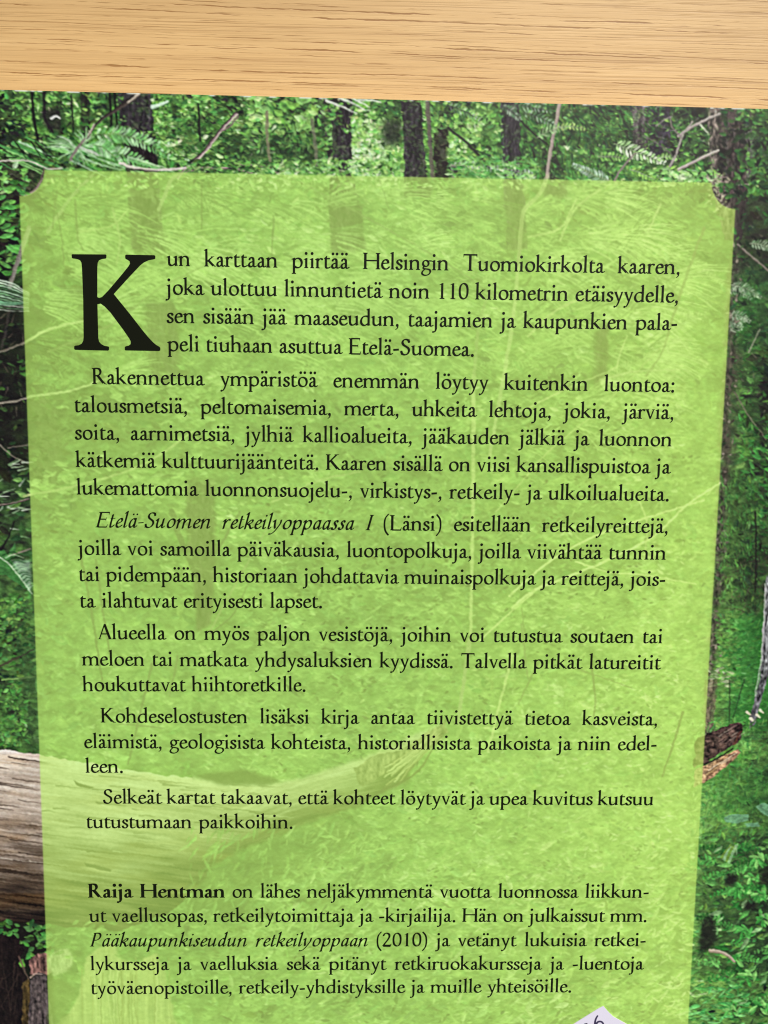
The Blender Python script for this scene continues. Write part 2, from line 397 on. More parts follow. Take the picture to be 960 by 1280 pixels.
def frond(pts, n, plen, col, col2, w=1.1, tip=.25, droop=.9, rib=(150, 170, 130), alpha=.9):
    """fern frond or spruce twig: a rib with paired leaflets"""
    P = spline(cvp(pts), 10); d = np.gradient(P, axis=0); ln = np.r_[0, np.cumsum(np.linalg.norm(np.diff(P, axis=0), axis=1))]
    for k in range(n):
        t = (k + .5) / n; s = t * ln[-1]
        x, y = np.interp(s, ln, P[:, 0]), np.interp(s, ln, P[:, 1]); a = math.atan2(np.interp(s, ln, d[:, 1]), np.interp(s, ln, d[:, 0]))
        l = plen * (1 - (1 - tip) * t) * (.55 + .45 * min(1, t * 5)) * rnd.uniform(.8, 1.1)
        for sd in (-1, 1):
            b = a + sd * droop + rnd.uniform(-.12, .12)
            c = np.array(col if rnd.random() < .55 else col2, float) * rnd.uniform(.85, 1.12)
            leaf(x + math.cos(b) * l * .55, y + math.sin(b) * l * .55, l * .6, w * rnd.uniform(.8, 1.2), b, np.clip(c, 0, 255), alpha)
    stroke(P[::3], .8, .4, rib, .8, photo=False, sm=False)
def blades(cx, cy, n, r, a0, a1, w, cols, alpha=.9, squash=.6):
    """long narrow leaflets radiating from a point"""
    for k in range(n):
        a = math.radians(a0 + (a1 - a0) * (k + rnd.random() * .6) / n); l = r * rnd.uniform(.6, 1.05)
        x, y = cx + math.cos(a) * l, cy + math.sin(a) * l * squash
        mx, my = (cx + x) / 2 + rnd.uniform(-2, 2), (cy + y) / 2 - 2
        stroke([(cx, cy), (mx, my), (x, y)], w * .9, .35, np.array(rnd.choice(cols), float) * rnd.uniform(.85, 1.1), alpha)

# --- far foliage over the whole cover, then trunks, then nearer leaves
EX0, EX1, EY1 = -90, 1040, 1420
PANELF = lambda x, y: (x > 62) & (x < 858) & (y > 240)
BORDER = lambda x, y: ~PANELF(x, y)
scatter(EX0, EX1, 100, EY1, 9000, (6, 13), (.25, .5), 8, 40, -.02, .16, .2, (.45, .85))
# top strip, dense leaves
scatter(EX0, EX1, 100, 250, 2600, (4, 9), (.3, .55), 5, 45, -.04, .24, .3)
# trunks in the top strip and on behind the green panel
DK = (44, 40, 44)
trunk([(381,118),(440,122),(440,170),(441,218),(452,262),(456,312),(414,312),(410,255),(414,210),(400,160)], (48,44,46), amt=.5)
trunk([(146,110),(188,110),(193,160),(197,210),(206,312),(165,312),(158,212),(150,150)], (47,44,47), light=((78,80,84),1), amt=.45)
trunk([(501,120),(526,120),(530,170),(535,224),(538,246),(505,246),(504,180)], (46,42,46), amt=.5)
trunk([(543,160),(560,156),(561,225),(541,225)], (38,30,28), amt=.4)
trunk([(626,126),(650,126),(652,175),(655,240),(660,312),(634,312),(628,205)], (52,50,58), amt=.7)
trunk([(676,126),(704,126),(706,190),(708,245),(680,245)], (34,32,32), .75, soft=2.5)
trunk([(788,126),(812,126),(810,190),(790,190)], (72,66,68), amt=.7, light=((120,112,112),-1))
trunk([(812,126),(838,126),(838,185),(812,200)], (50,46,56), amt=.6)
trunk([(884,126),(927,126),(930,190),(934,246),(928,300),(906,300),(890,240),(889,215)], (74,66,60), amt=.75, sx=4, sy=14, light=((50,44,44),1), rough=1.2)
trunk([(926,290),(922,400),(914,520),(907,640),(898,780),(890,940),(876,940),(888,800),(897,620),(905,470),(912,330)], (84,76,66), .85, amt=.6, sx=4, sy=8, soft=2.5, rough=3)
trunk([(884,126),(898,126),(896,190),(900,240),(888,240),(886,190)], (150,136,124), .45, amt=.9, sx=3, sy=8)
trunk([(931,140),(940,140),(942,225),(932,225)], (104,102,98), .75, soft=1.6)
trunk([(100,112),(113,112),(112,180),(104,190)], (36,30,32), .8, soft=1.6)
# trunks and stems that only show through the panel
trunk([(178,372),(222,372),(226,470),(214,500),(186,470)], (52,56,48), .8, soft=3, amt=.5)
trunk([(232,600),(268,600),(270,690),(264,780),(246,790),(242,720),(234,690)], (54,48,46), .92, soft=1.8, amt=.5)
trunk([(742,420),(762,400),(756,480),(742,490)], (52,56,48), .7, soft=2.5)
trunk([(40,480),(74,500),(78,610),(46,640)], (56,60,46), .7, soft=5)
trunk([(784,300),(800,300),(796,400),(782,430)], (80,86,70), .5, soft=3)
trunk([(300,430),(370,430),(420,560),(330,590)], (60,92,50), .35, soft=14)
STEMS = [([(215,640),(228,680),(246,720)],4,(48,46,44)),([(246,724),(264,700),(300,640)],2,(60,62,52)),([(120,700),(128,760),(140,830)],1.6,(66,70,52)),
    ([(100,690),(110,740),(120,800),(128,850)],1.6,(62,66,48)),([(262,790),(300,720),(340,650)],1.3,(120,130,90)),([(262,792),(290,770),(310,730)],1,(58,62,50)),
    ([(190,830),(178,880),(160,955)],1.6,(70,72,56)),([(222,820),(212,870)],1.2,(70,72,56)),([(150,905),(205,910)],1.0,(74,76,60)),([(592,470),(591,640),(588,800)],2.6,(176,190,130)),
    ([(587,800),(580,850),(572,905)],3,(140,150,110)),([(592,480),(600,400),(618,350)],2.2,(120,140,90)),([(740,830),(744,880),(742,895)],1.4,(70,74,56)),([(718,835),(790,860)],.9,(80,86,60)),
    ([(652,780),(660,850)],1.2,(90,100,70)),([(672,830),(648,880)],1.3,(80,90,60)),([(640,820),(622,890),(610,940)],1.8,(190,205,140)),([(854,890),(840,935),(828,970)],1.7,(70,72,54)),
    ([(330,205),(440,262),(575,340),(620,372)],1.1,(92,104,74)),([(60,290),(86,250),(120,214)],2.2,(130,140,106)),([(66,285),(70,250),(76,218)],1,(56,66,46)),([(80,330),(76,290),(66,240)],1,(60,70,48)),
    ([(94,250),(98,300),(104,312)],1.4,(54,62,46)),([(252,214),(252,286)],1.2,(62,74,50)),([(342,270),(340,320)],1.2,(62,74,50)),([(470,210),(486,260)],.8,(74,88,60)),
    ([(660,420),(700,385),(740,370)],1.8,(176,190,130)),([(700,300),(720,260),(760,232),(780,224)],1.6,(170,190,128)),([(660,296),(700,285),(720,250)],1.5,(180,196,136)),([(826,255),(810,290)],1.4,(190,205,150)),
    ([(880,285),(860,340),(840,400),(828,440),(808,470)],1.9,(90,92,64)),([(770,460),(776,440),(784,420)],1.3,(180,196,136)),([(750,475),(790,465),(850,462)],1.4,(190,205,150)),([(640,520),(700,490),(770,460)],1.2,(176,190,130)),
    ([(620,640),(690,560),(740,520),(840,420)],.9,(170,186,120)),([(640,760),(664,740),(700,725),(760,700),(820,668),(860,630),(900,604)],1.7,(224,234,170)),([(600,800),(640,764),(690,720)],1.3,(206,220,150)),
    ([(636,745),(690,700),(740,672),(800,650),(880,625)],1.5,(222,232,165)),([(720,702),(760,715),(800,718),(870,730)],1.1,(200,216,150)),([(795,618),(808,650),(806,700)],1.0,(190,205,140)),
    ([(652,760),(656,790)],1.0,(74,84,54)),([(340,628),(400,600),(450,590)],1.2,(150,164,110)),([(30,620),(100,606),(180,580),(240,540)],1.6,(168,184,120)),([(28,430),(60,412),(120,398)],1.8,(196,206,150)),
    ([(34,496),(90,488),(140,470)],1.4,(190,204,150)),([(60,440),(140,405),(200,360),(260,330)],1.4,(90,104,66)),([(140,260),(150,300),(146,330)],1.6,(150,170,110)),([(100,290),(140,282),(160,262)],1.2,(170,190,120))]
def stems(al):
    for pts, w_, c in STEMS: stroke(pts, w_, w_ * .7, c, al)
stems(.8)
# fern sprays behind the upper part of the panel
for i in range(130):
    x, y = rnd.uniform(40, 860), rnd.uniform(240, 480); a = math.radians(rnd.choice([-1, 1]) * rnd.uniform(8, 40) + (170 if rnd.random() < .5 else 0)); l = rnd.uniform(30, 80)
    b = float(grid(np.array([x]), np.array([y]))[0]); c = ramp(np.array(b + rnd.uniform(.12, .34)))
    frond([(x, y), (x + math.cos(a) * l * .5, y + math.sin(a) * l * .5 - 4), (x + math.cos(a) * l, y + math.sin(a) * l)], int(l / 4), rnd.uniform(8, 16), c, c * .85, w=rnd.uniform(.9, 1.6), rib=tuple(c * .9), alpha=.6)
# soft sprays of fern and spruce: bundles of thin parallel streaks
def spray(x, y, ang, n, l, b, fan=.5, w=1.1):
    c = ramp(np.array(b))
    for k in range(n):
        a = math.radians(ang) + fan * (k / max(1, n - 1) - .5) + rnd.uniform(-.05, .05); ll = l * rnd.uniform(.55, 1.05)
        ox, oy = rnd.uniform(-6, 10), (k - n / 2) * rnd.uniform(2.2, 3.4)
        x1, y1 = x + ox + math.cos(a) * ll, y + oy + math.sin(a) * ll + .08 * ll
        stroke([(x + ox, y + oy), ((x + ox + x1) / 2, (y + oy + y1) / 2 - .06 * ll), (x1, y1)], w * rnd.uniform(.7, 1.2), .35, c * rnd.uniform(.86, 1.1), rnd.uniform(.45, .85))
def sprays(n0=50):
    for k in range(n0):
        x, y = rnd.uniform(40, 620), rnd.uniform(230, 460); b = float(grid(np.array([x]), np.array([y]))[0])
        spray(x, y, rnd.gauss(18, 9) + (150 if rnd.random() < .2 else 0), rnd.randint(5, 11), rnd.uniform(28, 70), b + rnd.choice([-.22, .18, .24, .3]), rnd.uniform(.1, .5))
    for x, y, a, n, l in [(90,330,20,12,80),(60,380,12,10,70),(130,390,-12,9,80),(240,330,22,14,90),(330,345,20,12,90),(430,360,20,12,100),(420,300,16,9,70),(150,470,-8,8,60),(100,300,24,9,70),(520,380,22,9,90),(200,300,24,9,60)]:
        spray(x, y, a, n, l, rnd.uniform(.72, .9), .45)
    for k in range(46):
        x, y = rnd.uniform(660, 840), rnd.uniform(238, 560); b = float(grid(np.array([x]), np.array([y]))[0])
        spray(x, y, rnd.choice([8, 20, 165, 150]) + rnd.gauss(0, 8), rnd.randint(5, 9), rnd.uniform(20, 48), b + rnd.choice([-.2, .2, .28]), rnd.uniform(.3, .8))
    for x, y, a in [(720,250,10),(760,246,8),(740,300,6),(770,300,14),(800,296,18),(850,350,6),(820,390,24),(820,440,12),(815,456,20),(690,330,8),(810,500,10)]:
        spray(x, y, a, 9, 62, rnd.uniform(.8, .95), .7)
sprays()
# middle-distance leaves behind the panel
scatter(40, 900, 230, 480, 2000, (3, 8), (.14, .3), 12, 24, .0, .24, 0, (.3, .65))
sprays()
scatter(40, 900, 470, 700, 4600, (2, 6), (.25, .5), 0, 34, -.02, .26, 0, (.3, .7))
scatter(40, 900, 690, 1300, 8000, (1.8, 5.5), (.22, .45), 2, 24, .0, .22, 0, (.3, .65))
scatter(280, 880, 1080, 1420, 1300, (4, 15), (.13, .26), -25, 40, .04, .30, 0, (.35, .8))
for x, y, n in [(230,500,40),(190,600,60),(150,480,40),(70,600,60),(300,480,25),(540,760,30),(640,760,60),(700,745,50)]:
    for k in range(n):
        X, Y = cv(np.array(x + rnd.gauss(0, 28)), np.array(y + rnd.gauss(0, 13)))
        leaf(float(X), float(Y), rnd.uniform(4, 11), rnd.uniform(1.6, 3.6), rnd.uniform(-.6, .6), ramp(np.array(rnd.uniform(.5, .85))), .6)
for tr in [[(161,212),(197,210),(206,312),(166,312)], [(412,258),(450,258),(456,314),(414,314)], [(506,222),(536,224),(538,246),(506,246)], [(630,226),(654,228),(660,312),(634,312)], [(680,224),(708,226),(708,246),(680,246)], [(182,378),(220,378),(224,466),(200,486),(186,460)], [(234,600),(268,600),(268,690),(262,780),(247,788),(242,720)], [(744,412),(760,404),(756,478),(742,488)]]:
    trunk(tr, (48,46,44), .5, amt=.5, soft=3, rough=2)
scatter(150, 800, 215, 480, 260, (3, 9), (.12, .22), 14, 20, .22, .16, 0, (.3, .7))
for (x0_, x1_, y0_, y1_, n_, L_, a_) in [(40, 900, 225, 480, 2200, (3, 8.5), 14), (40, 900, 470, 760, 1900, (2.5, 7), 6), (40, 880, 740, 1290, 2200, (2, 6), 2), (300, 870, 1080, 1290, 500, (5, 12), -20)]:
    for sgn, db_ in ((1, .20), (-1, -.20)):
        def clumped(x, y, sgn=sgn):
            X, Y = cv(x, y); return sgn * CLUMP[np.clip(Y.astype(int), 0, CH - 1), np.clip(X.astype(int), 0, CW - 1)] > .12
        scatter(x0_, x1_, y0_, y1_, n_, L_, (.2, .4), a_, 26, db_, .16, 0, (.4, .8), clumped)
for tr in [[(159,208),(196,208),(199,250),(206,312),(168,314),(163,260)], [(411,256),(450,258),(456,312),(416,316)], [(505,218),(536,220),(539,244),(507,246)], [(632,226),(652,228),(658,312),(637,312)], [(680,220),(706,222),(708,244),(682,244)], [(182,380),(218,380),(224,440),(212,470),(190,462)], [(236,630),(266,622),(268,690),(262,776),(249,784),(243,724)], [(746,416),(760,406),(756,470),(746,480)]]:
    trunk(tr, (50,48,46), .62, amt=.5, soft=1.4, rough=1.2)
sprays(40)
# dark gaps and bright blades of the ground cover
def gaps(x, y):
    X, Y = cv(x, y); return CLUMP2[np.clip(Y.astype(int), 0, CH - 1), np.clip(X.astype(int), 0, CW - 1)] > .15
CLUMP2 = noise(46, 16, oct=3) * 1.3
scatter(300, 880, 560, 1290, 3400, (1.5, 4.5), (.25, .5), -8, 30, -.42, .10, 0, (.55, .9), gaps)
scatter(60, 880, 640, 960, 1000, (1.5, 4), (.25, .5), 0, 30, -.28, .10, 0, (.4, .75), gaps)
scatter(330, 880, 1090, 1290, 500, (4, 9), (.18, .35), -22, 35, -.32, .10, 0, (.5, .8), gaps)
scatter(300, 880, 600, 1290, 1500, (2, 6), (.18, .32), -12, 35, .24, .10, 0, (.5, .8))
stems(.55)
# --- the fallen log
LOG = [(-90,928),(0,936),(47,943),(155,962),(245,973),(318,979),(352,978),(385,970),(445,950),(482,936),(520,918),(556,904),(560,914),(545,930),(520,946),(508,978),(486,988),(450,1008),(400,1022),(345,1046),(300,1062),(262,1084),(256,1100),(215,1140),(150,1164),(45,1155),(-90,1146)]
w, m = area(LOG, rough=1.0)
lx, ly = PHX[w[2]:w[3], w[0]:w[1]], PHY[w[2]:w[3], w[0]:w[1]]
top = np.interp(lx, [0, 155, 318, 445, 556], [936, 962, 979, 950, 904]); bot = np.interp(lx, [0, 150, 256, 345, 450, 556], [1152, 1164, 1098, 1046, 1008, 915])
t = (ly - top) / np.maximum(8, bot - top)
h_, w_ = m.shape
# fibres follow the log: sample stretched noise along the log's own axis
fib = noise(70, 2.4, h_ * 3, w_, 3); fib2 = noise(40, 8, h_ * 3, w_, 2)
bend = np.where(lx < 300, .13 * lx, 39 - .30 * (lx - 300)) * np.clip(1 - (lx - 300) / 500, .5, 1)
row = np.clip(ly - 900 - bend + h_, 0, h_ * 3 - 1).astype(int); colx = np.broadcast_to(np.arange(w_)[None], row.shape)
f1, f2 = fib[row, colx], fib2[row, colx]
tone = np.interp(t, [0, .06, .2, .38, .5, .62, .75, .88, 1], [.94, .84, .74, .66, .54, .46, .28, .20, .10]) + .22 * f1 + .16 * f2
lt = np.array([0, .15, .3, .5, .7, .9, 1.1]); lc = np.array([[22,16,14],[52,40,32],[88,70,56],[138,120,108],[186,166,152],[218,204,194],[238,228,222]], float)
lc_ = np.stack([np.interp(tone, lt, lc[:, k]) for k in range(3)], -1)
warm = np.clip(noise(60, 14, h_, w_, 2), 0, 1)[..., None] * np.array([14, 2, -14]); fade = np.interp(lx, [0, 300, 440, 556], [1, .95, .8, .7]); m2 = blur(m[..., None], 2.5)[..., 0]; m = np.where(lx > 240, m2, m) * fade
put(w, m, np.clip(lc_ + warm, 0, 255))
for k in range(110):
    x = rnd.uniform(-60, 330); y0 = np.interp(x, [0, 155, 318], [936, 962, 979]) + rnd.uniform(8, 150) * (1 - max(0, x) / 520); l = rnd.uniform(8, 60)
    sl = .14 - .00012 * x * 2
    stroke([(x, y0), (x + l * .5, y0 + l * .5 * sl + rnd.uniform(-1, 1)), (x + l, y0 + l * sl)], rnd.uniform(.5, 1.1), .3, rnd.choice([(52,38,30),(70,54,42),(96,78,66),(206,192,180)]), .75)
for p in [[(92,975),(100,979),(118,984),(112,986),(96,982)], [(105,1078),(140,1086),(138,1090),(108,1083)], [(215,1080),(262,1080),(258,1087),(222,1084)]]:
    w, m = area(p); put(w, m * .85, np.array([56, 44, 34.]))
w, m = area([(238,970),(300,962),(352,975),(330,983),(280,981)], soft=2, rough=.8); put(w, m * .85, np.array([44, 46, 34.]))
trunk([(442,960),(470,944),(500,938),(556,902),(560,914),(545,930),(515,942),(470,975),(450,984)], (118,104,74), .8, amt=.6, rough=1)
for k in range(16):
    o = k * 2.2; stroke([(480 + rnd.uniform(0, 20), 985 - o * .9), (520, 955 - o * .7), (556 - rnd.uniform(0, 20), 925 - o * .5)], .9, .4, rnd.choice([(220,200,150),(190,160,110),(90,70,54),(230,214,170)]), .7)
stroke([(470,992),(520,966),(540,938)], 2.0, 1, (60,48,36), .8)
# gloom below the log
w, m = area([(262,1088),(345,1050),(440,1020),(470,1040),(400,1080),(330,1110),(300,1150),(230,1150)], soft=6, rough=2); put(w, m * .55, np.array([44, 66, 34.]))
scatter(230, 480, 1030, 1180, 420, (5, 13), (.12, .24), -55, 30, .02, .2, 0, (.4, .8))
# --- bottom left: leaves, stump, stone
w, m = area([(-90,1146),(62,1154),(70,1290),(70,1420),(-90,1420)], soft=2); put(w, m * .9, np.array([28, 26, 20.]))
scatter(-60, 66, 1150, 1205, 150, (4, 8), (.35, .6), 10, 50, .16, .22, .6)
trunk([(-90,1172),(10,1170),(26,1174),(30,1186),(24,1206),(32,1232),(30,1420),(-90,1420)], (30,22,20), amt=.3, rough=2)
trunk([(36,1200),(48,1192),(60,1190),(66,1212),(56,1224),(38,1218)], (120,86,80), amt=.6, rough=.8)
trunk([(28,1228),(37,1222),(38,1290),(34,1420),(26,1420)], (78,62,34), amt=.5)
trunk([(38,1226),(48,1214),(58,1218),(66,1280),(72,1420),(30,1420)], (74,64,64), amt=.6, light=((116,104,108),1))
stroke([(38,1222),(45,1217),(52,1218)], 1.1, .6, (190,160,150), .8)
stroke([(24,1196),(30,1212),(36,1224)], 1.3, .8, (104,82,72), .8)
for k in range(14): stroke([(rnd.uniform(-20, 26), rnd.uniform(1180, 1270)), (rnd.uniform(-10, 30), rnd.uniform(1180, 1280))], .7, .3, (66,50,44), .6)
trunk([(60,1200),(66,1190),(76,1186),(85,1187),(91,1194),(92,1203),(88,1211),(78,1217),(68,1218),(61,1211)], (176,176,150), .8, amt=.3, soft=1.6, rough=1)
w, m = area([(58,1420),(70,1282),(96,1252),(108,1196),(124,1184),(140,1178),(150,1198),(172,1204),(196,1190),(206,1216),(222,1286),(240,1420)], rough=1.4, soft=1.2)
tx = noise(4, 60, *m.shape, 3); m = m * .72; put(w, m, np.clip(np.array([196, 186, 122.]) * (1 + .3 * tx[..., None]) + np.array([0, -14, -26]) * np.clip(noise(30, 40, *m.shape, 2), 0, 1)[..., None], 0, 255))
for k in range(22):
    x = rnd.uniform(98, 215); stroke([(x, rnd.uniform(1196, 1230)), (x + rnd.uniform(-3, 3), 1250), (x + rnd.uniform(-4, 6), 1290)], .9, .5, rnd.choice([(110,92,50),(150,128,74),(226,216,160),(120,120,60)]), .6)
w, m = area([(60,1290),(60,1225),(74,1222),(100,1240),(84,1262),(76,1290)], soft=1.5, rough=1); put(w, m * .6, np.array([70, 84, 44.]))
for k in range(60):
    X, Y = cv(np.array(rnd.uniform(60, 360)), np.array(rnd.uniform(1150, 1200))); leaf(float(X), float(Y), rnd.uniform(4, 10), rnd.uniform(1.4, 3), rnd.uniform(-1, .6), ramp(np.array(rnd.uniform(.35, .8))), .7)

# --- top strip, near layer
scatter(EX0, EX1, 110, 236, 2600, (2, 5.5), (.25, .5), 8, 34, .05, .32, .15)
scatter(EX0, EX1, 110, 236, 1500, (1.5, 4), (.3, .6), 8, 40, -.16, .14, .35)
scatter(EX0, EX1, 110, 236, 1300, (1.5, 4.2), (.25, .45), 6, 28, .32, .22, .2)
scatter(190, 420, 112, 215, 560, (2, 6), (.25, .45), 5, 26, .04, .28, .25)
w, m = area([(216,150),(300,160),(400,170),(400,205),(230,205)], soft=10); put(w, m * .35, np.array([34, 52, 34.]))
scatter(200, 420, 112, 210, 300, (1.5, 4.5), (.3, .6), 5, 40, -.2, .12, .25)
scatter(200, 420, 112, 210, 240, (2.5, 6), (.22, .45), 5, 28, .2, .26, .3)
scatter(310, 395, 120, 168, 70, (4, 8), (.35, .55), 5, 35, .34, .14, .0)
scatter(350, 400, 150, 185, 50, (3, 6), (.2, .4), 70, 25, .24, .16, .0)
w, m = area([(290,170),(330,164),(400,176),(408,205),(300,208)], soft=9); put(w, m * .5, np.array([34, 52, 34.]))
scatter(285, 405, 160, 208, 140, (2, 5), (.2, .4), 5, 30, .0, .2, .3)
scatter(440, 505, 150, 225, 420, (2, 5), (.4, .7), 0, 50, .26, .2, .1)
scatter(525, 600, 125, 215, 300, (2, 4.5), (.5, .8), 0, 60, .14, .26, .1)
scatter(650, 790, 126, 225, 700, (3, 8), (.12, .25), 60, 35, -.08, .16, .4)
scatter(650, 890, 130, 180, 260, (3, 8), (.12, .25), 40, 40, -.04, .22, .5)
for tr in [[(503,128),(526,128),(530,190),(534,226),(506,226)], [(627,128),(648,130),(652,200),(632,205)], [(152,112),(187,114),(193,165),(160,160)], [(414,150),(438,172),(441,205),(416,196)]]:
    trunk(tr, (47,43,47), .72, amt=.6)
trunk([(155,178),(190,180),(198,206),(160,206)], (34,28,28), .9, amt=.4)
trunk([(888,130),(926,130),(930,190),(936,246),(900,246),(892,190)], (58,50,48), .72, amt=.85, sx=4, sy=12)
trunk([(884,130),(897,130),(899,200),(890,210)], (128,116,108), .5, amt=1.0, sx=3, sy=7)
trunk([(790,130),(806,130),(804,188),(792,188)], (84,78,78), .6, amt=.8)
for x in (430, 436, 508, 514, 522, 632, 640, 646, 180, 186, 908, 920):
    for k in range(10):
        y = rnd.uniform(132, 215); stroke([(x + rnd.uniform(-3, 3), y), (x + rnd.uniform(-3, 3), y + rnd.uniform(4, 12))], .7, .4, rnd.choice([(86,84,92),(24,22,24),(104,100,104)]), .5)
stroke([(534,128),(537,170),(541,222)], 2.6, 2.4, (128,118,108), .85, (70,66,58)); stroke([(566,205),(566,222)], 1.6, 1.6, (120,118,110), .7)
stroke([(334,140),(334,170),(338,206)], 2.0, 1.6, (126,128,96), .85); stroke([(390,150),(394,180),(396,206)], 2.2, 2.0, (116,118,96), .7)
stroke([(248,130),(250,176)], 1.4, 1.3, (34,34,30), .9); stroke([(137,114),(139,160)], 1.5, 1.3, (24,24,24), .95); stroke([(143,114),(147,165)], 1.5, 1.2, (24,24,24), .95)
stroke([(40,116),(42,145),(48,178)], 1.8, 1.6, (28,26,26), .9); stroke([(55,116),(57,150),(66,165)], 2, 1.4, (34,30,32), .85); stroke([(89,120),(92,165)], 1.2, 1, (30,34,28), .8)
w, m = area([(52,138),(74,134),(80,150),(76,164),(58,162)], soft=2, rough=1); put(w, m * .8, np.array([38, 32, 36.]))
w, m = area([(-90,205),(30,202),(55,206),(50,240),(30,262),(-90,262)], soft=5, rough=2); put(w, m * .72, np.array([40, 34, 32.]))
w, m = area([(478,150),(503,148),(503,180),(478,182)], soft=4); put(w, m * .8, np.array([24, 26, 26.]))
w, m = area([(542,168),(560,158),(560,222),(546,222)], soft=2, rough=1); put(w, m * .75, np.array([34, 26, 26.]))
stroke([(172,118),(150,134),(126,150),(106,174)], 3.0, 1.0, (40,34,32), .95, (80,70,64)); stroke([(174,117),(160,128)], 1.0, .8, (196,184,170), .9); stroke([(118,156),(112,166),(105,176)], 1.1, .8, (188,180,164), .9)
stroke([(64,148),(70,145),(75,148)], 1.6, .8, (214,218,220), .9); stroke([(190,134),(200,131),(210,127)], 2.4, 1.2, (190,222,196), .9)
stroke([(296,142),(280,158),(266,176),(252,193),(238,204),(222,222)], 2.2, 1.9, (58,48,46), 1.0, (206,192,182)); stroke([(298,146),(288,157),(277,164)], 1.4, .9, (120,108,100), .9)
stroke([(232,214),(216,222),(208,240),(198,262)], 2.6, 2.0, (150,160,120), .8)
stroke([(700,126),(694,160),(688,190),(684,222)], 2.3, 2.0, (206,194,178), 1.0, (112,106,94)); stroke([(684,220),(676,240),(655,264),(651,290),(648,330),(641,400),(628,480),(612,570)], 2.6, 2.2, (190,192,150), .6)
stroke([(652,270),(651,300),(647,330)], 2.0, 2, (110,104,84), .6)
stroke([(650,150),(668,168),(684,180)], 1.2, 1, (34,30,30), .9); stroke([(560,160),(585,180),(612,210)], 1.6, 1.2, (36,34,34), .85)
# pale fern sweeping across the top left
g1, g2, g3 = (116,188,104), (158,206,150), (196,220,190)
for k in range(26):
    x0 = rnd.uniform(-20, 95); y0 = 166 + rnd.uniform(0, 32) + .1 * x0
    stroke([(x0, y0), (x0 + 20, y0 + 9), (x0 + 44, y0 + 20)], rnd.uniform(1.2, 2.2), .5, rnd.choice([(90,166,78),(72,140,72),(130,194,110),(166,208,164)]), .9)
for k in range(9): stroke([(x0 := rnd.uniform(0, 80), 176 + rnd.uniform(0, 24)), (x0 + 14, 192 + rnd.uniform(0, 8))], 1, .5, (30,38,28), .8)
blades(96, 186, 14, 48, 175, 235, 1.7, [g2, g3, (138,190,126), (96,150,84)], .95)
blades(100, 184, 16, 60, -20, 42, 1.8, [g1, g2, (96,168,84), g3], .95, .7)
blades(98, 188, 9, 30, 60, 160, 2.2, [(128,186,134),(104,160,104),g2], .95, .8)
blades(105, 180, 7, 26, 225, 330, 1.5, [g2, (146,196,132), (206,220,196)], .95, .9)
stroke([(88,200),(96,186),(106,174)], 1.6, 1.2, (128,116,112), .9)
for (a, b) in [((118,168),(200,180)), ((140,166),(212,196)), ((124,190),(196,212)), ((116,180),(150,204))]:
    frond([a, ((a[0] + b[0]) / 2, (a[1] + b[1]) / 2 - 5), b], 14, 15, g1, g2, w=1.7, rib=(110,150,90))
for k in range(16):
    x0 = rnd.uniform(110, 190); y0 = 196 + (x0 - 110) * .12 + rnd.uniform(-8, 6)
    stroke([(x0, y0), (x0 + 18, y0 + 6), (x0 + 40, y0 + 12)], 1.3, .5, rnd.choice([g1, g2, (80,140,60), (200,214,180)]), .85)
stroke([(150,204),(176,211),(205,212),(232,210)], 1.7, 1.2, (206,204,190), .95); stroke([(158,211),(196,214)], 1.3, .9, (40,34,32), .8)
stroke([(232,214),(262,210),(300,212),(316,217)], 1.6, 1, (120,106,100), .9, (176,160,150)); stroke([(300,205),(330,208),(348,217)], 1.2, .8, (150,136,124), .8)
scatter(230, 480, 200, 222, 420, (2, 5.5), (.2, .4), -5, 30, .12, .3, .3)
stroke([(-20,203),(36,201),(50,207),(62,211),(78,210)], 1.0, .8, (196,190,180), .85)
stroke([(55,212),(50,228),(40,240),(26,245)], 1.5, 1.0, (120,104,98), .9, (60,48,46)); stroke([(30,245),(44,238),(54,222)], 1.0, .7, (176,160,150), .7)
# spruce twigs near the top edge
for (a, b) in [((408,126),(446,142)), ((448,124),(476,128)), ((424,122),(456,138)), ((438,122),(462,134))]:
    stroke([a, ((a[0]+b[0])/2, (a[1]+b[1])/2 - 1), b], 1.5, .6, (206,220,200), .9)
for (a, b) in [((628,132),(650,150)), ((640,132),(690,140)), ((560,132),(600,150)), ((654,140),(700,160))]: frond([a, ((a[0] + b[0]) / 2, (a[1] + b[1]) / 2 - 2), b], 10, 9, (150,176,150), (90,130,90), w=.9, rib=(70,80,70))
frond([(672,172),(690,162),(708,160)], 8, 10, (150,190,130), (110,160,96), w=1.2); frond([(694,160),(712,158),(732,162)], 8, 7, (150,200,100), (180,214,120), w=1.2)
frond([(668,222),(640,212),(612,208)], 13, 10, (186,206,190), (150,180,150), w=1.2); frond([(560,208),(590,206),(620,214)], 12, 9, (170,190,166), (120,150,116), w=1.1)
scatter(560, 670, 195, 224, 200, (3, 6), (.15, .3), 10, 30, .18, .2, .7)
frond([(762,226),(742,218),(716,206)], 14, 11, (176,206,180), (140,184,140), w=1.4)
frond([(768,180),(800,192),(832,204)], 15, 13, (168,212,140), (206,226,190), w=1.6); frond([(748,196),(770,196),(788,200)], 9, 9, (150,204,110), (120,180,80), w=1.4)
frond([(830,210),(850,218),(880,230)], 11, 11, (150,206,90), (190,224,150), w=1.7); frond([(788,212),(800,216),(822,226)], 8, 9, (150,206,90), (120,180,70), w=1.6)
frond([(820,198),(838,196),(846,200)], 6, 8, (160,210,120), (120,170,80), w=1.4)
scatter(830, 900, 210, 232, 90, (2.5, 6), (.25, .5), 10, 30, .4, .2, .5)
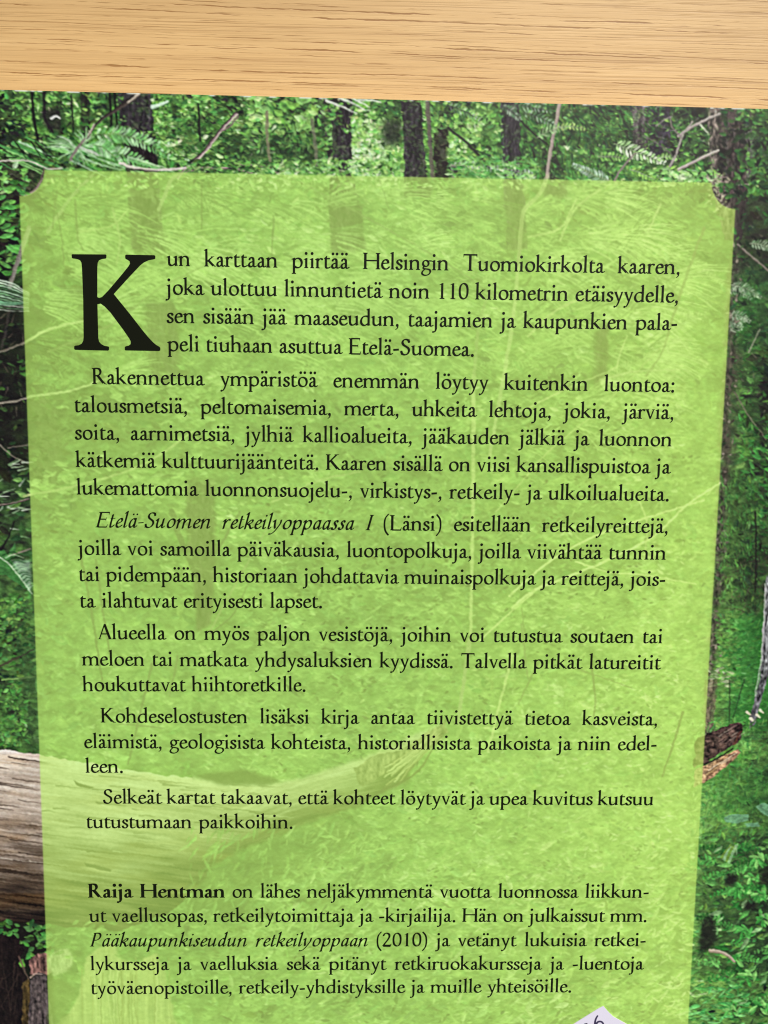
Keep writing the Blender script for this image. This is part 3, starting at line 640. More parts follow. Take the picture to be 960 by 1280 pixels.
stroke([(848,170),(870,156),(890,146),(900,142)], 1.6, 1.4, (150,140,136), .95, (196,186,180)); stroke([(838,208),(846,190),(852,172),(866,152)], 1.7, 1.2, (160,156,146), .95); stroke([(852,172),(840,158),(838,146)], 1.1, .8, (130,120,118), .85)
stroke([(848,212),(866,203),(884,194),(898,188)], 1.8, 1.3, (158,146,140), .95, (202,198,188)); stroke([(820,158),(830,150),(840,146)], 1, .8, (140,132,132), .8); stroke([(806,170),(826,182),(842,196)], 1, .8, (96,88,92), .8)
stroke([(768,226),(780,206),(794,192)], 1.2, .9, (140,128,122), .9); stroke([(876,156),(884,166)], 1.4, 1, (196,206,180), .9); stroke([(910,238),(922,232),(936,230)], 1.2, .8, (170,166,150), .8)
for k in range(40): stroke([(x := rnd.uniform(800, 886), y := rnd.uniform(136, 205)), (x + rnd.uniform(-14, 14), y + rnd.uniform(-10, 10))], .6, .3, rnd.choice([(120,114,116),(40,36,40),(150,144,140)]), .6)
for k in range(26): stroke([(x := rnd.uniform(890, 905), y := rnd.uniform(215, 250)), (x + rnd.uniform(-8, 8), y + rnd.uniform(-6, 12))], .9, .4, rnd.choice([(190,176,166),(150,134,124),(60,50,46),(170,190,120)]), .8)

for k in range(60): stroke([(x := rnd.uniform(886, 912), y := rnd.uniform(222, 262)), (x + rnd.uniform(-6, 6), y + rnd.uniform(-5, 5))], 1.1, .5, rnd.choice([(190,178,164),(168,156,140),(90,80,72),(150,160,110)]), .75)
# --- left strip
w, m = area([(-90,250),(34,250),(38,590),(-90,590)], soft=6); put(w, m * .45, np.array([26, 24, 22.]))
scatter(-90, 34, 205, 345, 420, (2.5, 7), (.25, .5), -10, 35, .10, .34, .5)
scatter(-90, 30, 245, 340, 130, (4, 9), (.25, .4), -15, 20, .5, .16, .8)
stroke([(36,285),(26,316),(16,345),(12,360)], 3, 2.2, (112,108,100), .9, (150,146,136)); stroke([(12,380),(8,410),(0,440)], 2, 1.4, (96,90,84), .7)
for k in range(12):
    y = 352 + k * 2.6; stroke([(-20, y - 4 + k * .6), (8, y + k * .7), (36, y + 14 - k * .5)], 1.4, .6, rnd.choice([(150,190,156),(112,160,116),(190,212,190),(70,110,72)]), .9)
w, m = area([(-90,372),(34,378),(18,382),(-90,380)], soft=1); put(w, m * .8, np.array([104, 158, 122.]))
w, m = area([(-90,384),(30,384),(36,590),(-90,590)], soft=4); put(w, m * .5, np.array([30, 26, 24.]))
scatter(-90, 34, 384, 600, 300, (2, 6), (.2, .5), -10, 50, .0, .22, .2, (.4, .8))
for k in range(60): stroke([(x := rnd.uniform(-60, 30), y := rnd.uniform(390, 590)), (x + rnd.uniform(-12, 14), y + rnd.uniform(-12, 12))], .7, .3, rnd.choice([(92,78,66),(64,54,46),(120,106,92),(20,18,18)]), .6)
stroke([(-30,446),(8,437),(30,428)], 1.5, 1.1, (140,132,118), .85, (90,82,72)); stroke([(-30,505),(10,503),(36,497)], 1.3, 1.0, (150,142,128), .85)
stroke([(0,556),(16,570),(36,580)], .9, .6, (140,130,118), .8); stroke([(10,560),(36,556)], .8, .5, (130,120,110), .7)
for k in range(50): stroke([(x := rnd.uniform(-40, 28), y := rnd.uniform(575, 680)), (x + rnd.uniform(6, 16), y + rnd.uniform(-10, 3))], 1.1, .4, rnd.choice([(150,178,140),(110,150,100),(180,196,176),(70,100,62)]), .8)
stroke([(-30,636),(10,630),(36,624)], 1.4, 1.0, (64,54,50), .95, (150,136,126)); stroke([(0,690),(10,672),(18,652)], 1.4, .8, (30,28,28), .9); stroke([(-10,700),(14,694),(38,686)], 1.0, .7, (148,134,122), .85)
w, m = area([(-60,684),(6,688),(20,706),(40,742),(24,730),(8,718),(-60,716)], rough=.5); put(w, m * .95, np.array([66, 128, 62.]))
w, m = area([(14,700),(38,700),(39,740),(26,724)], soft=1.4); put(w, m * .7, np.array([142, 176, 150.]))
for k in range(13): stroke([(4 + k * 2.6, 694 + k * 3.6), (14 + k * 2.2, 690 + k * 3.5), (28 + k * 1.2, 694 + k * 3.2)], .8, .4, rnd.choice([(34,72,36),(150,196,146),(48,98,48)]), .85)
stroke([(-10,690),(12,706),(28,726),(40,742)], 1.0, .7, (176,204,168), .9)
scatter(-90, 40, 740, 935, 900, (2, 5.5), (.25, .5), -25, 40, .02, .2, .35)
scatter(-90, 26, 748, 800, 220, (2, 4.5), (.35, .6), -30, 30, .22, .16, 0)
stroke([(-20,842),(14,826),(42,812)], 1.3, 1.0, (70,66,50), .9); stroke([(2,850),(24,848),(44,846)], 1.0, .7, (128,170,90), .8)
w, m = area([(22,800),(46,800),(48,940),(34,930)], soft=5); put(w, m * .4, np.array([38, 58, 40.]))
scatter(-90, 34, 856, 935, 300, (2, 5), (.3, .5), -20, 50, .12, .24, .5)

# --- right strip
scatter(900, 1040, 125, 250, 420, (3, 7), (.3, .5), 10, 40, .02, .24, .5)
w, m = area([(922,250),(1040,250),(1040,345),(914,345)], soft=5); put(w, m * .5, np.array([46, 42, 38.]))
scatter(915, 1040, 250, 560, 760, (2, 6), (.2, .45), 20, 45, -.02, .2, .6, (.5, .95))
for k in range(120): stroke([(x := rnd.uniform(905, 1000), y := rnd.uniform(250, 600)), (x + rnd.uniform(-7, 7), y + rnd.uniform(-7, 7))], .7, .3, rnd.choice([(92,82,72),(30,28,26),(122,112,100),(60,54,48)]), .6)
w, m = area([(918,330),(1040,330),(1040,420),(916,430)], soft=10); put(w, m * .35, np.array([46, 98, 48.]))
stroke([(922,306),(936,318),(948,328),(970,346)], 1.3, 1.0, (96,88,78), .9, (156,148,136))
for (a, b, n) in [((938,304),(968,314),9), ((914,356),(952,372),14), ((910,362),(940,374),9), ((912,394),(938,402),9), ((912,408),(934,400),7), ((912,414),(928,410),6)]:
    frond([a, ((a[0]+b[0])/2, (a[1]+b[1])/2 - 3), b], n, 10, (164,186,156), (116,150,112), w=1.0, rib=(140,154,130), alpha=.75)
stroke([(936,440),(944,424),(950,412)], 1.0, .7, (140,146,120), .8); stroke([(918,490),(936,520),(958,550)], 1.0, .7, (124,122,98), .8)
w, m = area([(912,430),(930,440),(916,600),(898,600)], soft=4); put(w, m * .45, np.array([62, 56, 50.]))
for k in range(150):
    y = rnd.uniform(300, 880); X, Y = cv(np.array(918 - (y - 300) * .055 + rnd.uniform(-4, 12)), np.array(y)); leaf(float(X), float(Y), rnd.uniform(2, 4.5), rnd.uniform(.7, 1.6), rnd.uniform(0, 3.1), np.array(rnd.choice([(126,116,100), (58,52,46), (70,96,58), (150,140,124), (46,66,42)]), float), .8)
scatter(925, 1040, 520, 720, 560, (2.5, 7), (.18, .34), 30, 40, .05, .24, .8)
scatter(936, 1040, 560, 660, 200, (3, 8), (.2, .4), 20, 30, .22, .2, .9)
w, m = area([(905,600),(945,600),(950,760),(892,770)], soft=8); put(w, m * .35, np.array([34, 42, 30.]))
scatter(900, 950, 590, 770, 520, (2, 6), (.1, .2), 75, 30, .0, .18, .3, (.5, .9))
for k in range(60): stroke([(x := rnd.uniform(906, 960), y := rnd.uniform(690, 768)), (x + rnd.uniform(-16, 16), y + rnd.uniform(-12, 12))], .6, .3, rnd.choice([(92,82,66),(70,64,50),(36,32,28)]), .6)
stroke([(944,640),(945,700),(944,740)], 1.2, 1, (34,30,28), .8)
w, m = area([(918,772),(1040,760),(1040,905),(908,915)], soft=5); put(w, m * .72, np.array([52, 130, 50.]))
scatter(905, 1000, 765, 915, 520, (2, 6), (.14, .3), -20, 30, .08, .16, .8, (.4, .8))
scatter(895, 925, 765, 860, 120, (2.5, 5), (.3, .5), -10, 30, .04, .2, .3)
for k in range(34):
    X, Y = cv(np.array(rnd.uniform(886, 914)), np.array(rnd.uniform(835, 858))); leaf(float(X), float(Y), rnd.uniform(3, 6), rnd.uniform(1, 2), rnd.gauss(-.1, .4), np.array(rnd.choice([(150,176,120), (176,190,150), (96,130,72)]), float), .85)
trunk([(880,850),(896,848),(892,905),(880,915)], (110,98,78), .55, sx=2.5, sy=16, amt=.6)
stroke([(930,850),(914,905)], 1, .8, (40,60,36), .6); stroke([(912,850),(912,905)], 1, .8, (44,52,34), .6)
trunk([(958,720),(972,720),(962,840),(950,880),(944,905),(936,912),(938,890),(950,850)], (116,118,122), .95, sx=3, sy=8, amt=.7, light=((60,58,60),-1))
stroke([(957,730),(952,820),(944,870)], 1.1, 1.0, (206,206,206), .6)
for x, y in [(934,890),(946,894),(938,898),(950,888)]: stroke([(x, y), (x + 4, y + 3)], 2, 1, (226,220,190), .9)
# grass below the log end
scatter(862, 1040, 900, 1070, 1500, (2.5, 7), (.1, .22), -70, 35, .02, .18, .5, (.5, .9))
w, m = area([(888,970),(1040,940),(1040,1010),(890,1020)], soft=8); put(w, m * .3, np.array([46, 116, 46.]))
trunk([(870,922),(884,917),(908,908),(922,903),(928,906),(929,914),(921,928),(906,938),(884,952),(866,960)], (72,56,50), amt=.75, sx=10, sy=4, rough=1)
for k in range(30): stroke([(x := rnd.uniform(882, 924), y := 946 - (x - 882) * .75 + rnd.uniform(-14, 6)), (x + 8, y - 5)], .8, .4, rnd.choice([(140,110,104),(46,30,30),(90,66,56),(160,144,130)]), .7)
stroke([(918,930),(926,914)], 1.6, 1.2, (96,58,42), .7)
trunk([(868,962),(884,956),(906,944),(922,936),(926,941),(908,958),(888,974),(868,984)], (176,140,104), amt=.5, sx=12, sy=3)
for k in range(12): stroke([(x := rnd.uniform(882, 908), y := 972 - (x - 882) * .8 + rnd.uniform(-8, 2)), (x + 14, y - 9)], .8, .4, rnd.choice([(226,206,176),(120,84,56),(206,176,120)]), .8)
stroke([(880,956),(900,946),(916,936)], 1.3, 1.0, (38,28,28), .9)
# leafy undergrowth at the lower right
w, m = area([(872,1050),(1040,1040),(1040,1215),(868,1215)], soft=8); put(w, m * .45, np.array([30, 48, 34.]))
scatter(860, 1040, 1040, 1290, 900, (3, 8), (.2, .42), -12, 40, .02, .26, .45)
for p in [[(905,1022),(914,1018),(935,1018),(936,1026),(922,1029),(907,1028)], [(944,1008),(952,1004),(966,1006),(966,1022),(954,1018)], [(930,1030),(948,1028),(950,1033),(934,1034)]]:
    w, m = area(p); put(w, m * .9, np.array([104, 160, 116.]))
for k in range(30):
    x, y = rnd.uniform(880, 980), rnd.uniform(1050, 1285); a = rnd.choice([0, math.pi]) + rnd.gauss(0, .25); l = rnd.uniform(22, 44); c = np.array(rnd.choice([(60,150,60), (84,176,76), (48,118,46), (104,190,88)]), float)
    frond([(x, y), (x + math.cos(a) * l * .5, y + math.sin(a) * l * .5 - 3), (x + math.cos(a) * l, y + math.sin(a) * l + 2)], int(l / 4.5), rnd.uniform(7, 12), c, c * .8, w=rnd.uniform(1.2, 2.1), rib=tuple(c * .9), alpha=.8)
for k in range(90):
    x, y = rnd.uniform(890, 1000), rnd.uniform(1055, 1285); X, Y = cv(np.array(x), np.array(y)); l = rnd.uniform(5, 12)
    leaf(float(X), float(Y), l, l * rnd.uniform(.22, .36), rnd.gauss(-.3, .6), np.array(rnd.choice([(60,150,60),(90,176,78),(44,116,44),(116,190,94),(34,90,38),(136,184,120)]), float) * rnd.uniform(.85, 1.1), .85)
for (x, y, r) in [(948,1075,14),(940,1098,12),(925,1112,16),(950,1120,12),(930,1165,14),(955,1150,12),(935,1222,16),(915,1265,14),(950,1260,16)]:
    for k in range(7):
        a = k * .9 + rnd.random(); X, Y = cv(np.array(x + math.cos(a) * r * .55), np.array(y + math.sin(a) * r * .35)); leaf(float(X), float(Y), r * .55, r * .17, a * .8, np.array(rnd.choice([(84,176,76),(60,146,58),(126,198,100)]), float), .92)
for p in [[(952,1085),(966,1080),(966,1108),(950,1104)], [(878,1150),(892,1140),(896,1175),(872,1200)], [(908,1092),(922,1096),(918,1108),(906,1104)], [(930,1130),(944,1126),(946,1138),(932,1140)]]:
    w, m = area(p, soft=2.2, rough=1); put(w, m * .8, np.array([32, 30, 28.]))
stroke([(888,1188),(900,1190),(912,1196),(918,1202)], 2.6, 1.6, (150,136,112), .95, (196,186,164))
for k in range(8): stroke([(901 + k * 1.5, 1072 + k), (908 + k * 2, 1062 - k), (914 + k, 1054 + k * 2)], .9, .4, rnd.choice([(150,196,140), (120,160,60), (60,90,40)]), .8)
scatter(862, 930, 1225, 1420, 220, (3, 8), (.2, .4), -10, 30, .14, .18, .9)
for k in range(40):
    X, Y = cv(np.array(rnd.uniform(864, 935)), np.array(rnd.uniform(1232, 1300))); leaf(float(X), float(Y), rnd.uniform(4, 9), rnd.uniform(1.2, 2.6), rnd.gauss(-.2, .4), np.array(rnd.choice([(96,190,96), (70,160,76), (120,200,110)]), float), .85)
scatter(-90, 1040, 1290, 1440, 900, (4, 10), (.25, .45), -10, 40, .05, .22, .4)

# --- organic irregularity: no two leaves keep a clean outline
def remap(A, dx, dy):
    Y, X = np.mgrid[0:CH, 0:CW].astype(np.float32); X = np.clip(X + dx, 0, CW - 1.01); Y = np.clip(Y + dy, 0, CH - 1.01)
    i, j = X.astype(int), Y.astype(int); a, b = (X - i)[..., None], (Y - j)[..., None]
    return (A[j, i] * (1 - a) + A[j, i + 1] * a) * (1 - b) + (A[j + 1, i] * (1 - a) + A[j + 1, i + 1] * a) * b
CAN = remap(CAN, noise(6, 6, oct=2) * 1.1, noise(6, 5, oct=2) * 1.0)
fine = noise(5, 3.2, oct=2); leafy = np.clip((CAN[..., 1] - np.maximum(CAN[..., 0], CAN[..., 2])) / 30, 0, 1)
CAN *= (1 + (.08 + .12 * leafy) * fine)[..., None]
litter = .6 * noise(16, 6, oct=3) * np.clip((PHY - 440) / 120, 0, 1) * leafy
CAN *= (1 + .16 * litter)[..., None]
# --- print finish: slight softness, sharpening, grain
sft = blur(CAN, .55); CAN = sft + .6 * (sft - blur(CAN, 1.8)); CAN = CAN + .4 * (CAN - blur(CAN, 1.0))
CAN += rng.normal(0, 3.0, CAN.shape[:2] + (1,)).astype(np.float32) + rng.normal(0, 1.5, CAN.shape).astype(np.float32)
CAN = np.clip(CAN, 8, 250)
# --- the translucent green text panel
PL, PR, PT, NOTCH = -0.0772, 1.0852, -0.1455, 0.041
def panel_sd(u, v):
    d = np.minimum(np.minimum(u - PL, PR - u), v - PT)
    for cu in (PL, PR): d = np.minimum(d, np.hypot(u - cu, v - PT) - NOTCH)
    return d
pm = np.clip(panel_sd(uu, vv) * PX + .5, 0, 1)[..., None].astype(np.float32)
GREY = CAN.mean(2, keepdims=True)
FOR = GREY * .42 + CAN * .58
FOR = .12 * blur(FOR, 1.3) + .88 * FOR
FOR = FOR + (1.0 * np.clip((125 - FOR[..., 1:2]) / 60, 0, 1)) * np.array([8, 3, 2.]) + np.array([8, 10, 0.])
FOR = 128 + 1.12 * (FOR - 128)
FOR = FOR + .12 * (FOR - blur(FOR, 14)) + (16 * noise(70, 30, oct=2) + 5 * noise(18, 8, oct=2))[..., None] * np.array([.8, 1, .5]) * (.35 + .65 * leafy[..., None])
FOR = FOR + np.clip((PHX - 500) / 350, 0, 1)[..., None] * np.array([26, 16, 2.])
CAN = np.clip(CAN + .12 * (GREY - CAN), 6, 250); CAN = np.clip(CAN + .14 * (CAN - blur(CAN, 8)), 6, 252)
GREEN = np.array([191, 237, 117], np.float32)
CAN = CAN * (1 - pm) + (GREEN * .66 + np.clip(FOR, 0, 255) * .34) * pm
# white paper showing where the top edge is rubbed
EDGE = lambda u: -0.2662 + 0.0040 * u
de = (vv - EDGE(uu)) * PX; wear = np.clip(1.7 - de, 0, 1) * np.clip(noise(9, 400, oct=2) * 2.2 + np.interp(PHX, [0, 60, 130, 500, 960], [.8, .5, .1, -.3, -.1]), 0, 1)
CAN = CAN * (1 - wear[..., None]) + np.array([236, 238, 232.]) * wear[..., None]
LIN = np.where(CAN / 255 <= .04045, CAN / 255 / 12.92, ((CAN / 255 + .055) / 1.055) ** 2.4).astype(np.float32)
# ------------------------------------------------------------------ materials
GAIN = 1.0 / 1.18             # display value -> ink reflectance under the scene's light
def mat(name, col=(.8, .8, .8), rough=.5, spec=.5):
    m = bpy.data.materials.new(name); m.use_nodes = True
    b = m.node_tree.nodes['Principled BSDF']
    b.inputs['Base Color'].default_value = (*col, 1); b.inputs['Roughness'].default_value = rough
    b.inputs['Specular IOR Level'].default_value = spec
    return m
def nd(m, t, **kw):
    n = m.node_tree.nodes.new(t)
    for k, v in kw.items(): setattr(n, k, v)
    return n
M_PRINT = mat('printed_cover', rough=.36, spec=.22)
_a = nd(M_PRINT, 'ShaderNodeAttribute', attribute_name='ink'); _l = M_PRINT.node_tree.links
_l.new(_a.outputs['Color'], M_PRINT.node_tree.nodes['Principled BSDF'].inputs['Base Color'])
_tc = nd(M_PRINT, 'ShaderNodeTexCoord'); _n = nd(M_PRINT, 'ShaderNodeTexNoise'); _n.inputs['Scale'].default_value = 900
_b = nd(M_PRINT, 'ShaderNodeBump'); _b.inputs['Strength'].default_value = .03; _b.inputs['Distance'].default_value = .0002
_l.new(_tc.outputs['Object'], _n.inputs['Vector']); _l.new(_n.outputs['Fac'], _b.inputs['Height']); _l.new(_b.outputs[0], M_PRINT.node_tree.nodes['Principled BSDF'].inputs['Normal'])
M_INK = mat('black_ink', (.006, .007, .002), .36, .2)
M_PAPER = mat('paper', (.78, .76, .70), .8, .2)
M_STICK = mat('sticker_paper', (.66, .64, .76), .7, .2)
M_PEN = mat('violet_ink', (.045, .035, .085), .5, .3)

def wood():
    m = mat('oak', rough=.5, spec=.35); nt = m.node_tree; L = nt.links; bsdf = nt.nodes['Principled BSDF']
    tc = nd(m, 'ShaderNodeTexCoord')
    def mapped(sx, sy, rot=-1.0):
        mp = nd(m, 'ShaderNodeMapping'); mp.inputs['Rotation'].default_value = (0, 0, math.radians(-rot)); mp.inputs['Scale'].default_value = (sx, sy, 1)
        L.new(tc.outputs['Object'], mp.inputs['Vector']); return mp
    def ns(sx, sy, detail=3, rough=.55, dist=0.0):
        n = nd(m, 'ShaderNodeTexNoise'); n.inputs['Scale'].default_value = 1; n.inputs['Detail'].default_value = detail; n.inputs['Roughness'].default_value = rough
        n.inputs['Distortion'].default_value = dist
        L.new(mapped(sx, sy).outputs[0], n.inputs['Vector']); return n
    def cr(src, pts):
        r = nd(m, 'ShaderNodeValToRGB'); e = r.color_ramp.elements
        e[0].position, e[0].color = pts[0][0], (*pts[0][1], 1); e[1].position, e[1].color = pts[-1][0], (*pts[-1][1], 1)
        for p, c in pts[1:-1]: k = e.new(p); k.color = (*c, 1)
        L.new(src, r.inputs[0]); return r
    def mix(fac, a, b, typ='MIX'):
        x = nd(m, 'ShaderNodeMix', data_type='RGBA', blend_type=typ)
        for s, v in ((x.inputs[0], fac), (x.inputs[6], a), (x.inputs[7], b)):
            if isinstance(v, (int, float)): s.default_value = v
            elif isinstance(v, tuple): s.default_value = (*v, 1)
            else: L.new(v, s)
        return x.outputs[2]
    def math_(op, a, b):
        x = nd(m, 'ShaderNodeMath', operation=op)
        for s, v in ((x.inputs[0], a), (x.inputs[1], b)):
            if isinstance(v, (int, float)): s.default_value = v
            else: L.new(v, s)
        return x.outputs[0]
    basec = cr(ns(9, 260, 4).outputs['Fac'], [(.28, (.50, .32, .137)), (.52, (.595, .395, .175)), (.74, (.65, .445, .208))]).outputs[0]
    fine = cr(ns(60, 2600, 3).outputs['Fac'], [(.30, (.90, .87, .82)), (.6, (1, 1, 1))]).outputs[0]
    c = mix(.8, basec, fine, 'MULTIPLY')
    sep = nd(m, 'ShaderNodeSeparateXYZ'); L.new(mapped(1, 1).outputs[0], sep.inputs[0])
    def rows(n, seed, dashx, thr, thick, wander):
        """one thin broken line of open pores per growth row"""
        w1 = math_('MULTIPLY', math_('SUBTRACT', ns(7, 90, 2).outputs['Fac'], .5), wander)
        w2 = math_('MULTIPLY', math_('SUBTRACT', ns(260, 900, 2).outputs['Fac'], .5), .18)
        y = math_('ADD', math_('ADD', math_('MULTIPLY', sep.outputs[1], n), math_('ADD', w1, w2)), seed)
        row = math_('FLOOR', y, 0); f = math_('FRACT', y, 0)
        wh = nd(m, 'ShaderNodeTexWhiteNoise', noise_dimensions='1D'); L.new(row, wh.inputs['W'])
        ctr = math_('ADD', math_('MULTIPLY', wh.outputs['Value'], .7), .15)
        d = math_('ABSOLUTE', math_('SUBTRACT', f, ctr), 0)
        cx = nd(m, 'ShaderNodeCombineXYZ'); L.new(math_('MULTIPLY', sep.outputs[0], dashx), cx.inputs[0]); L.new(math_('MULTIPLY', row, 7.31), cx.inputs[1])
        dn = nd(m, 'ShaderNodeTexNoise'); dn.inputs['Scale'].default_value = 1; dn.inputs['Detail'].default_value = 3; dn.inputs['Roughness'].default_value = .65
        L.new(cx.outputs[0], dn.inputs['Vector'])
        t = math_('ADD', math_('MULTIPLY', math_('SUBTRACT', dn.outputs['Fac'], thr), 5.0), 0)      # how open the pore is here
        hw = math_('MULTIPLY', math_('MINIMUM', math_('MAXIMUM', t, 0), 1), thick * n)
        x = math_('SUBTRACT', 1, math_('DIVIDE', d, math_('MAXIMUM', hw, 1e-4)))
        x = math_('MINIMUM', math_('MAXIMUM', math_('MULTIPLY', x, 2.2), 0), 1)
        return math_('MULTIPLY', x, math_('MINIMUM', math_('MAXIMUM', math_('MULTIPLY', t, 1.6), 0), 1))
    pores = rows(300, 3.3, 42, .41, .00019, .8)
    pores = math_('MAXIMUM', pores, math_('MULTIPLY', rows(520, 11.7, 55, .45, .00015, 1.4), .85))
    pores = math_('MAXIMUM', pores, math_('MULTIPLY', rows(900, 41.1, 90, .49, .00014, 3.0), .65))
    pores = math_('MAXIMUM', pores, math_('MULTIPLY', rows(410, 77.9, 18, .46, .00016, 1.6), .75))
    streak = cr(ns(26, 3000, 3, .6).outputs['Fac'], [(.50, (0, 0, 0)), (.62, (1, 1, 1))]).outputs[0]
    zone = cr(ns(5, 300, 2, .5).outputs['Fac'], [(.42, (.25, .25, .25)), (.60, (1, 1, 1))]).outputs[0]
    pores = math_('MAXIMUM', pores, math_('MULTIPLY', math_('MULTIPLY', streak, zone), .5))
    c = mix(math_('MULTIPLY', pores, .85), c, (.24, .11, .026))
    L.new(c, bsdf.inputs['Base Color'])
    bp = nd(m, 'ShaderNodeBump'); bp.invert = True; bp.inputs['Strength'].default_value = .25; bp.inputs['Distance'].default_value = .0002
    L.new(pores, bp.inputs['Height']); L.new(bp.outputs[0], bsdf.inputs['Normal'])
    return m
M_WOOD = wood()

# ------------------------------------------------------------------ mesh helpers
def mesh_obj(name, verts, faces, m, parent=None):
    me = bpy.data.meshes.new(name); me.from_pydata([tuple(map(float, v)) for v in verts], [], faces); me.update()
    me.materials.append(m)
    o = bpy.data.objects.new(name, me); C.objects.link(o); o.parent = parent
    return o
def grid_mesh(name, V, F, ink, m, parent=None):
    me = bpy.data.meshes.new(name); nf = len(F)
    me.vertices.add(len(V)); me.vertices.foreach_set('co', V.astype(np.float32).ravel())
    me.loops.add(nf * 4); me.loops.foreach_set('vertex_index', F.astype(np.int32).ravel())
    me.polygons.add(nf); me.polygons.foreach_set('loop_start', np.arange(0, nf * 4, 4, dtype=np.int32))
    me.update(calc_edges=True)
    at = me.color_attributes.new('ink', 'FLOAT_COLOR', 'POINT')
    at.data.foreach_set('color', np.c_[ink, np.ones(len(ink))].astype(np.float32).ravel())
    me.materials.append(m)
    o = bpy.data.objects.new(name, me); C.objects.link(o); o.parent = parent
    return o
def slab(outline, z0, z1, bevel=0.0):
    """vertices and faces of a flat slab over a counter-clockwise outline, small bevel on the rim"""
    n = len(outline); P = np.array(outline, float); c = P.mean(0)
    rings = [(P * 1.0, z0), (P, z1 - bevel)]
    if bevel: rings.append((c + (P - c) * (1 - bevel / np.abs(P - c).max()), z1))
    V = [(x, y, z) for R_, z in rings for x, y in R_]
    F = [[k * n + i, k * n + (i + 1) % n, (k + 1) * n + (i + 1) % n, (k + 1) * n + i] for k in range(len(rings) - 1) for i in range(n)]
    F += [list(range(n))[::-1], [(len(rings) - 1) * n + i for i in range(n)]]
    return V, F

# ------------------------------------------------------------------ the table top
THICK = 0.017                 # book thickness
tv, tf = slab([(-.45, -.50), (.60, -.50), (.60, .30), (-.45, .30)], -THICK - .027, -THICK, .002)
table = mesh_obj('table_top', tv, tf, M_WOOD)
table['label'] = 'pale honey coloured wooden table top with brown grain lines, under the book'; table['category'] = 'table'

# ------------------------------------------------------------------ the book, lying on its front
book = bpy.data.objects.new('book', None); C.objects.link(book)
book.location = (0.5 * S, -0.74 * S, -THICK)
book['label'] = 'book lying face down, its back cover a printed forest with a green panel of text'; book['category'] = 'book'
bpy.context.view_layer.update()
OFF = np.array([0.5 * S, -0.74 * S, -THICK])
def W3(u, v, z=0.0):
    """page (u, v) and height above the cover -> coordinates inside the book"""
    u = np.asarray(u, float); v = np.asarray(v, float)
    return np.stack([u * S - OFF[0], -v * S - OFF[1], np.zeros_like(u) + z + THICK], -1)
BU0, BU1, BV1 = -0.265, 1.272, 1.76
BT = 0.0014                   # cover board thickness

# printed face: fine vertex grid where the photograph looks, coarser beyond
def ticks(a, b, f0, f1, fine, coarse):
    t = list(np.arange(f0, f1, fine))
    lo = list(np.arange(f0 - coarse, a, -coarse))[::-1]; hi = list(np.arange(f1, b, coarse))
    return np.array([a] + lo + t + hi + [b])
us = ticks(BU0, BU1, -0.19, 1.262, 1 / PX, 4 / PX); vs = ticks(0.0, 1.0, 0.0, .80, 1 / PX / (BV1 + .266), 4 / PX / (BV1 + .266))
vs = vs[1:] if vs[1] - vs[0] < 1e-9 else vs
us = us[np.r_[True, np.diff(us) > 1e-6]]; vs = vs[np.r_[True, np.diff(vs) > 1e-6]]
UU, SS = np.meshgrid(us, vs); VV = EDGE(UU) * (1 - SS) + BV1 * SS
fx = np.clip((UU - U0) * PX, 0, CW - 1.001); fy = np.clip((VV - V0) * PX, 0, CH - 1.001)
ix, iy = fx.astype(int), fy.astype(int); ax, ay = (fx - ix)[..., None], (fy - iy)[..., None]
INK = (LIN[iy, ix] * (1 - ax) + LIN[iy, ix + 1] * ax) * (1 - ay) + (LIN[iy + 1, ix] * (1 - ax) + LIN[iy + 1, ix + 1] * ax) * ay
INK = (INK * GAIN * np.array([.985, 1.02, .975])).reshape(-1, 3)
VT = W3(UU, VV).reshape(-1, 3)
nx, ny = len(us), len(vs)
I, J = np.meshgrid(np.arange(nx - 1), np.arange(ny - 1)); a0 = (J * nx + I).ravel()
QF = np.c_[a0, a0 + nx, a0 + nx + 1, a0 + 1]
um = (UU[:-1, :-1] + UU[1:, 1:]) / 2; vm = (VV[:-1, :-1] + VV[1:, 1:]) / 2
inp = (panel_sd(um, vm) > 0).ravel()
def sub(mask):
    f = QF[mask]; idx, inv = np.unique(f, return_inverse=True); return VT[idx], inv.reshape(f.shape), INK[idx]

cover = grid_mesh('back_cover', *sub(~inp), M_PRINT, book)
panel = grid_mesh('text_panel', *sub(inp), M_PRINT, cover); panel['label'] = 'translucent lime green panel with scooped corners'
def corner(u, v): return (float(W3(u, v)[0]), float(W3(u, v)[1]))
def outline(du=0.0, dv=0.0):
    return [corner(BU0 + du, BV1 - dv), corner(BU1 - du, BV1 - dv), corner(BU1 - du, EDGE(BU1) + dv), corner(BU0 + du, EDGE(BU0) + dv)]
v_, f_ = slab(outline(), THICK - BT, THICK - 1e-4); board = mesh_obj('cover_board', v_, f_, M_PAPER, cover)
v_, f_ = slab(outline(), 0.0, BT); mesh_obj('front_cover', v_, f_, M_PAPER, book)
v_, f_ = slab(outline(.015, .012), BT + 1e-4, THICK - BT - 1e-4); mesh_obj('page_block', v_, f_, M_PAPER, book)

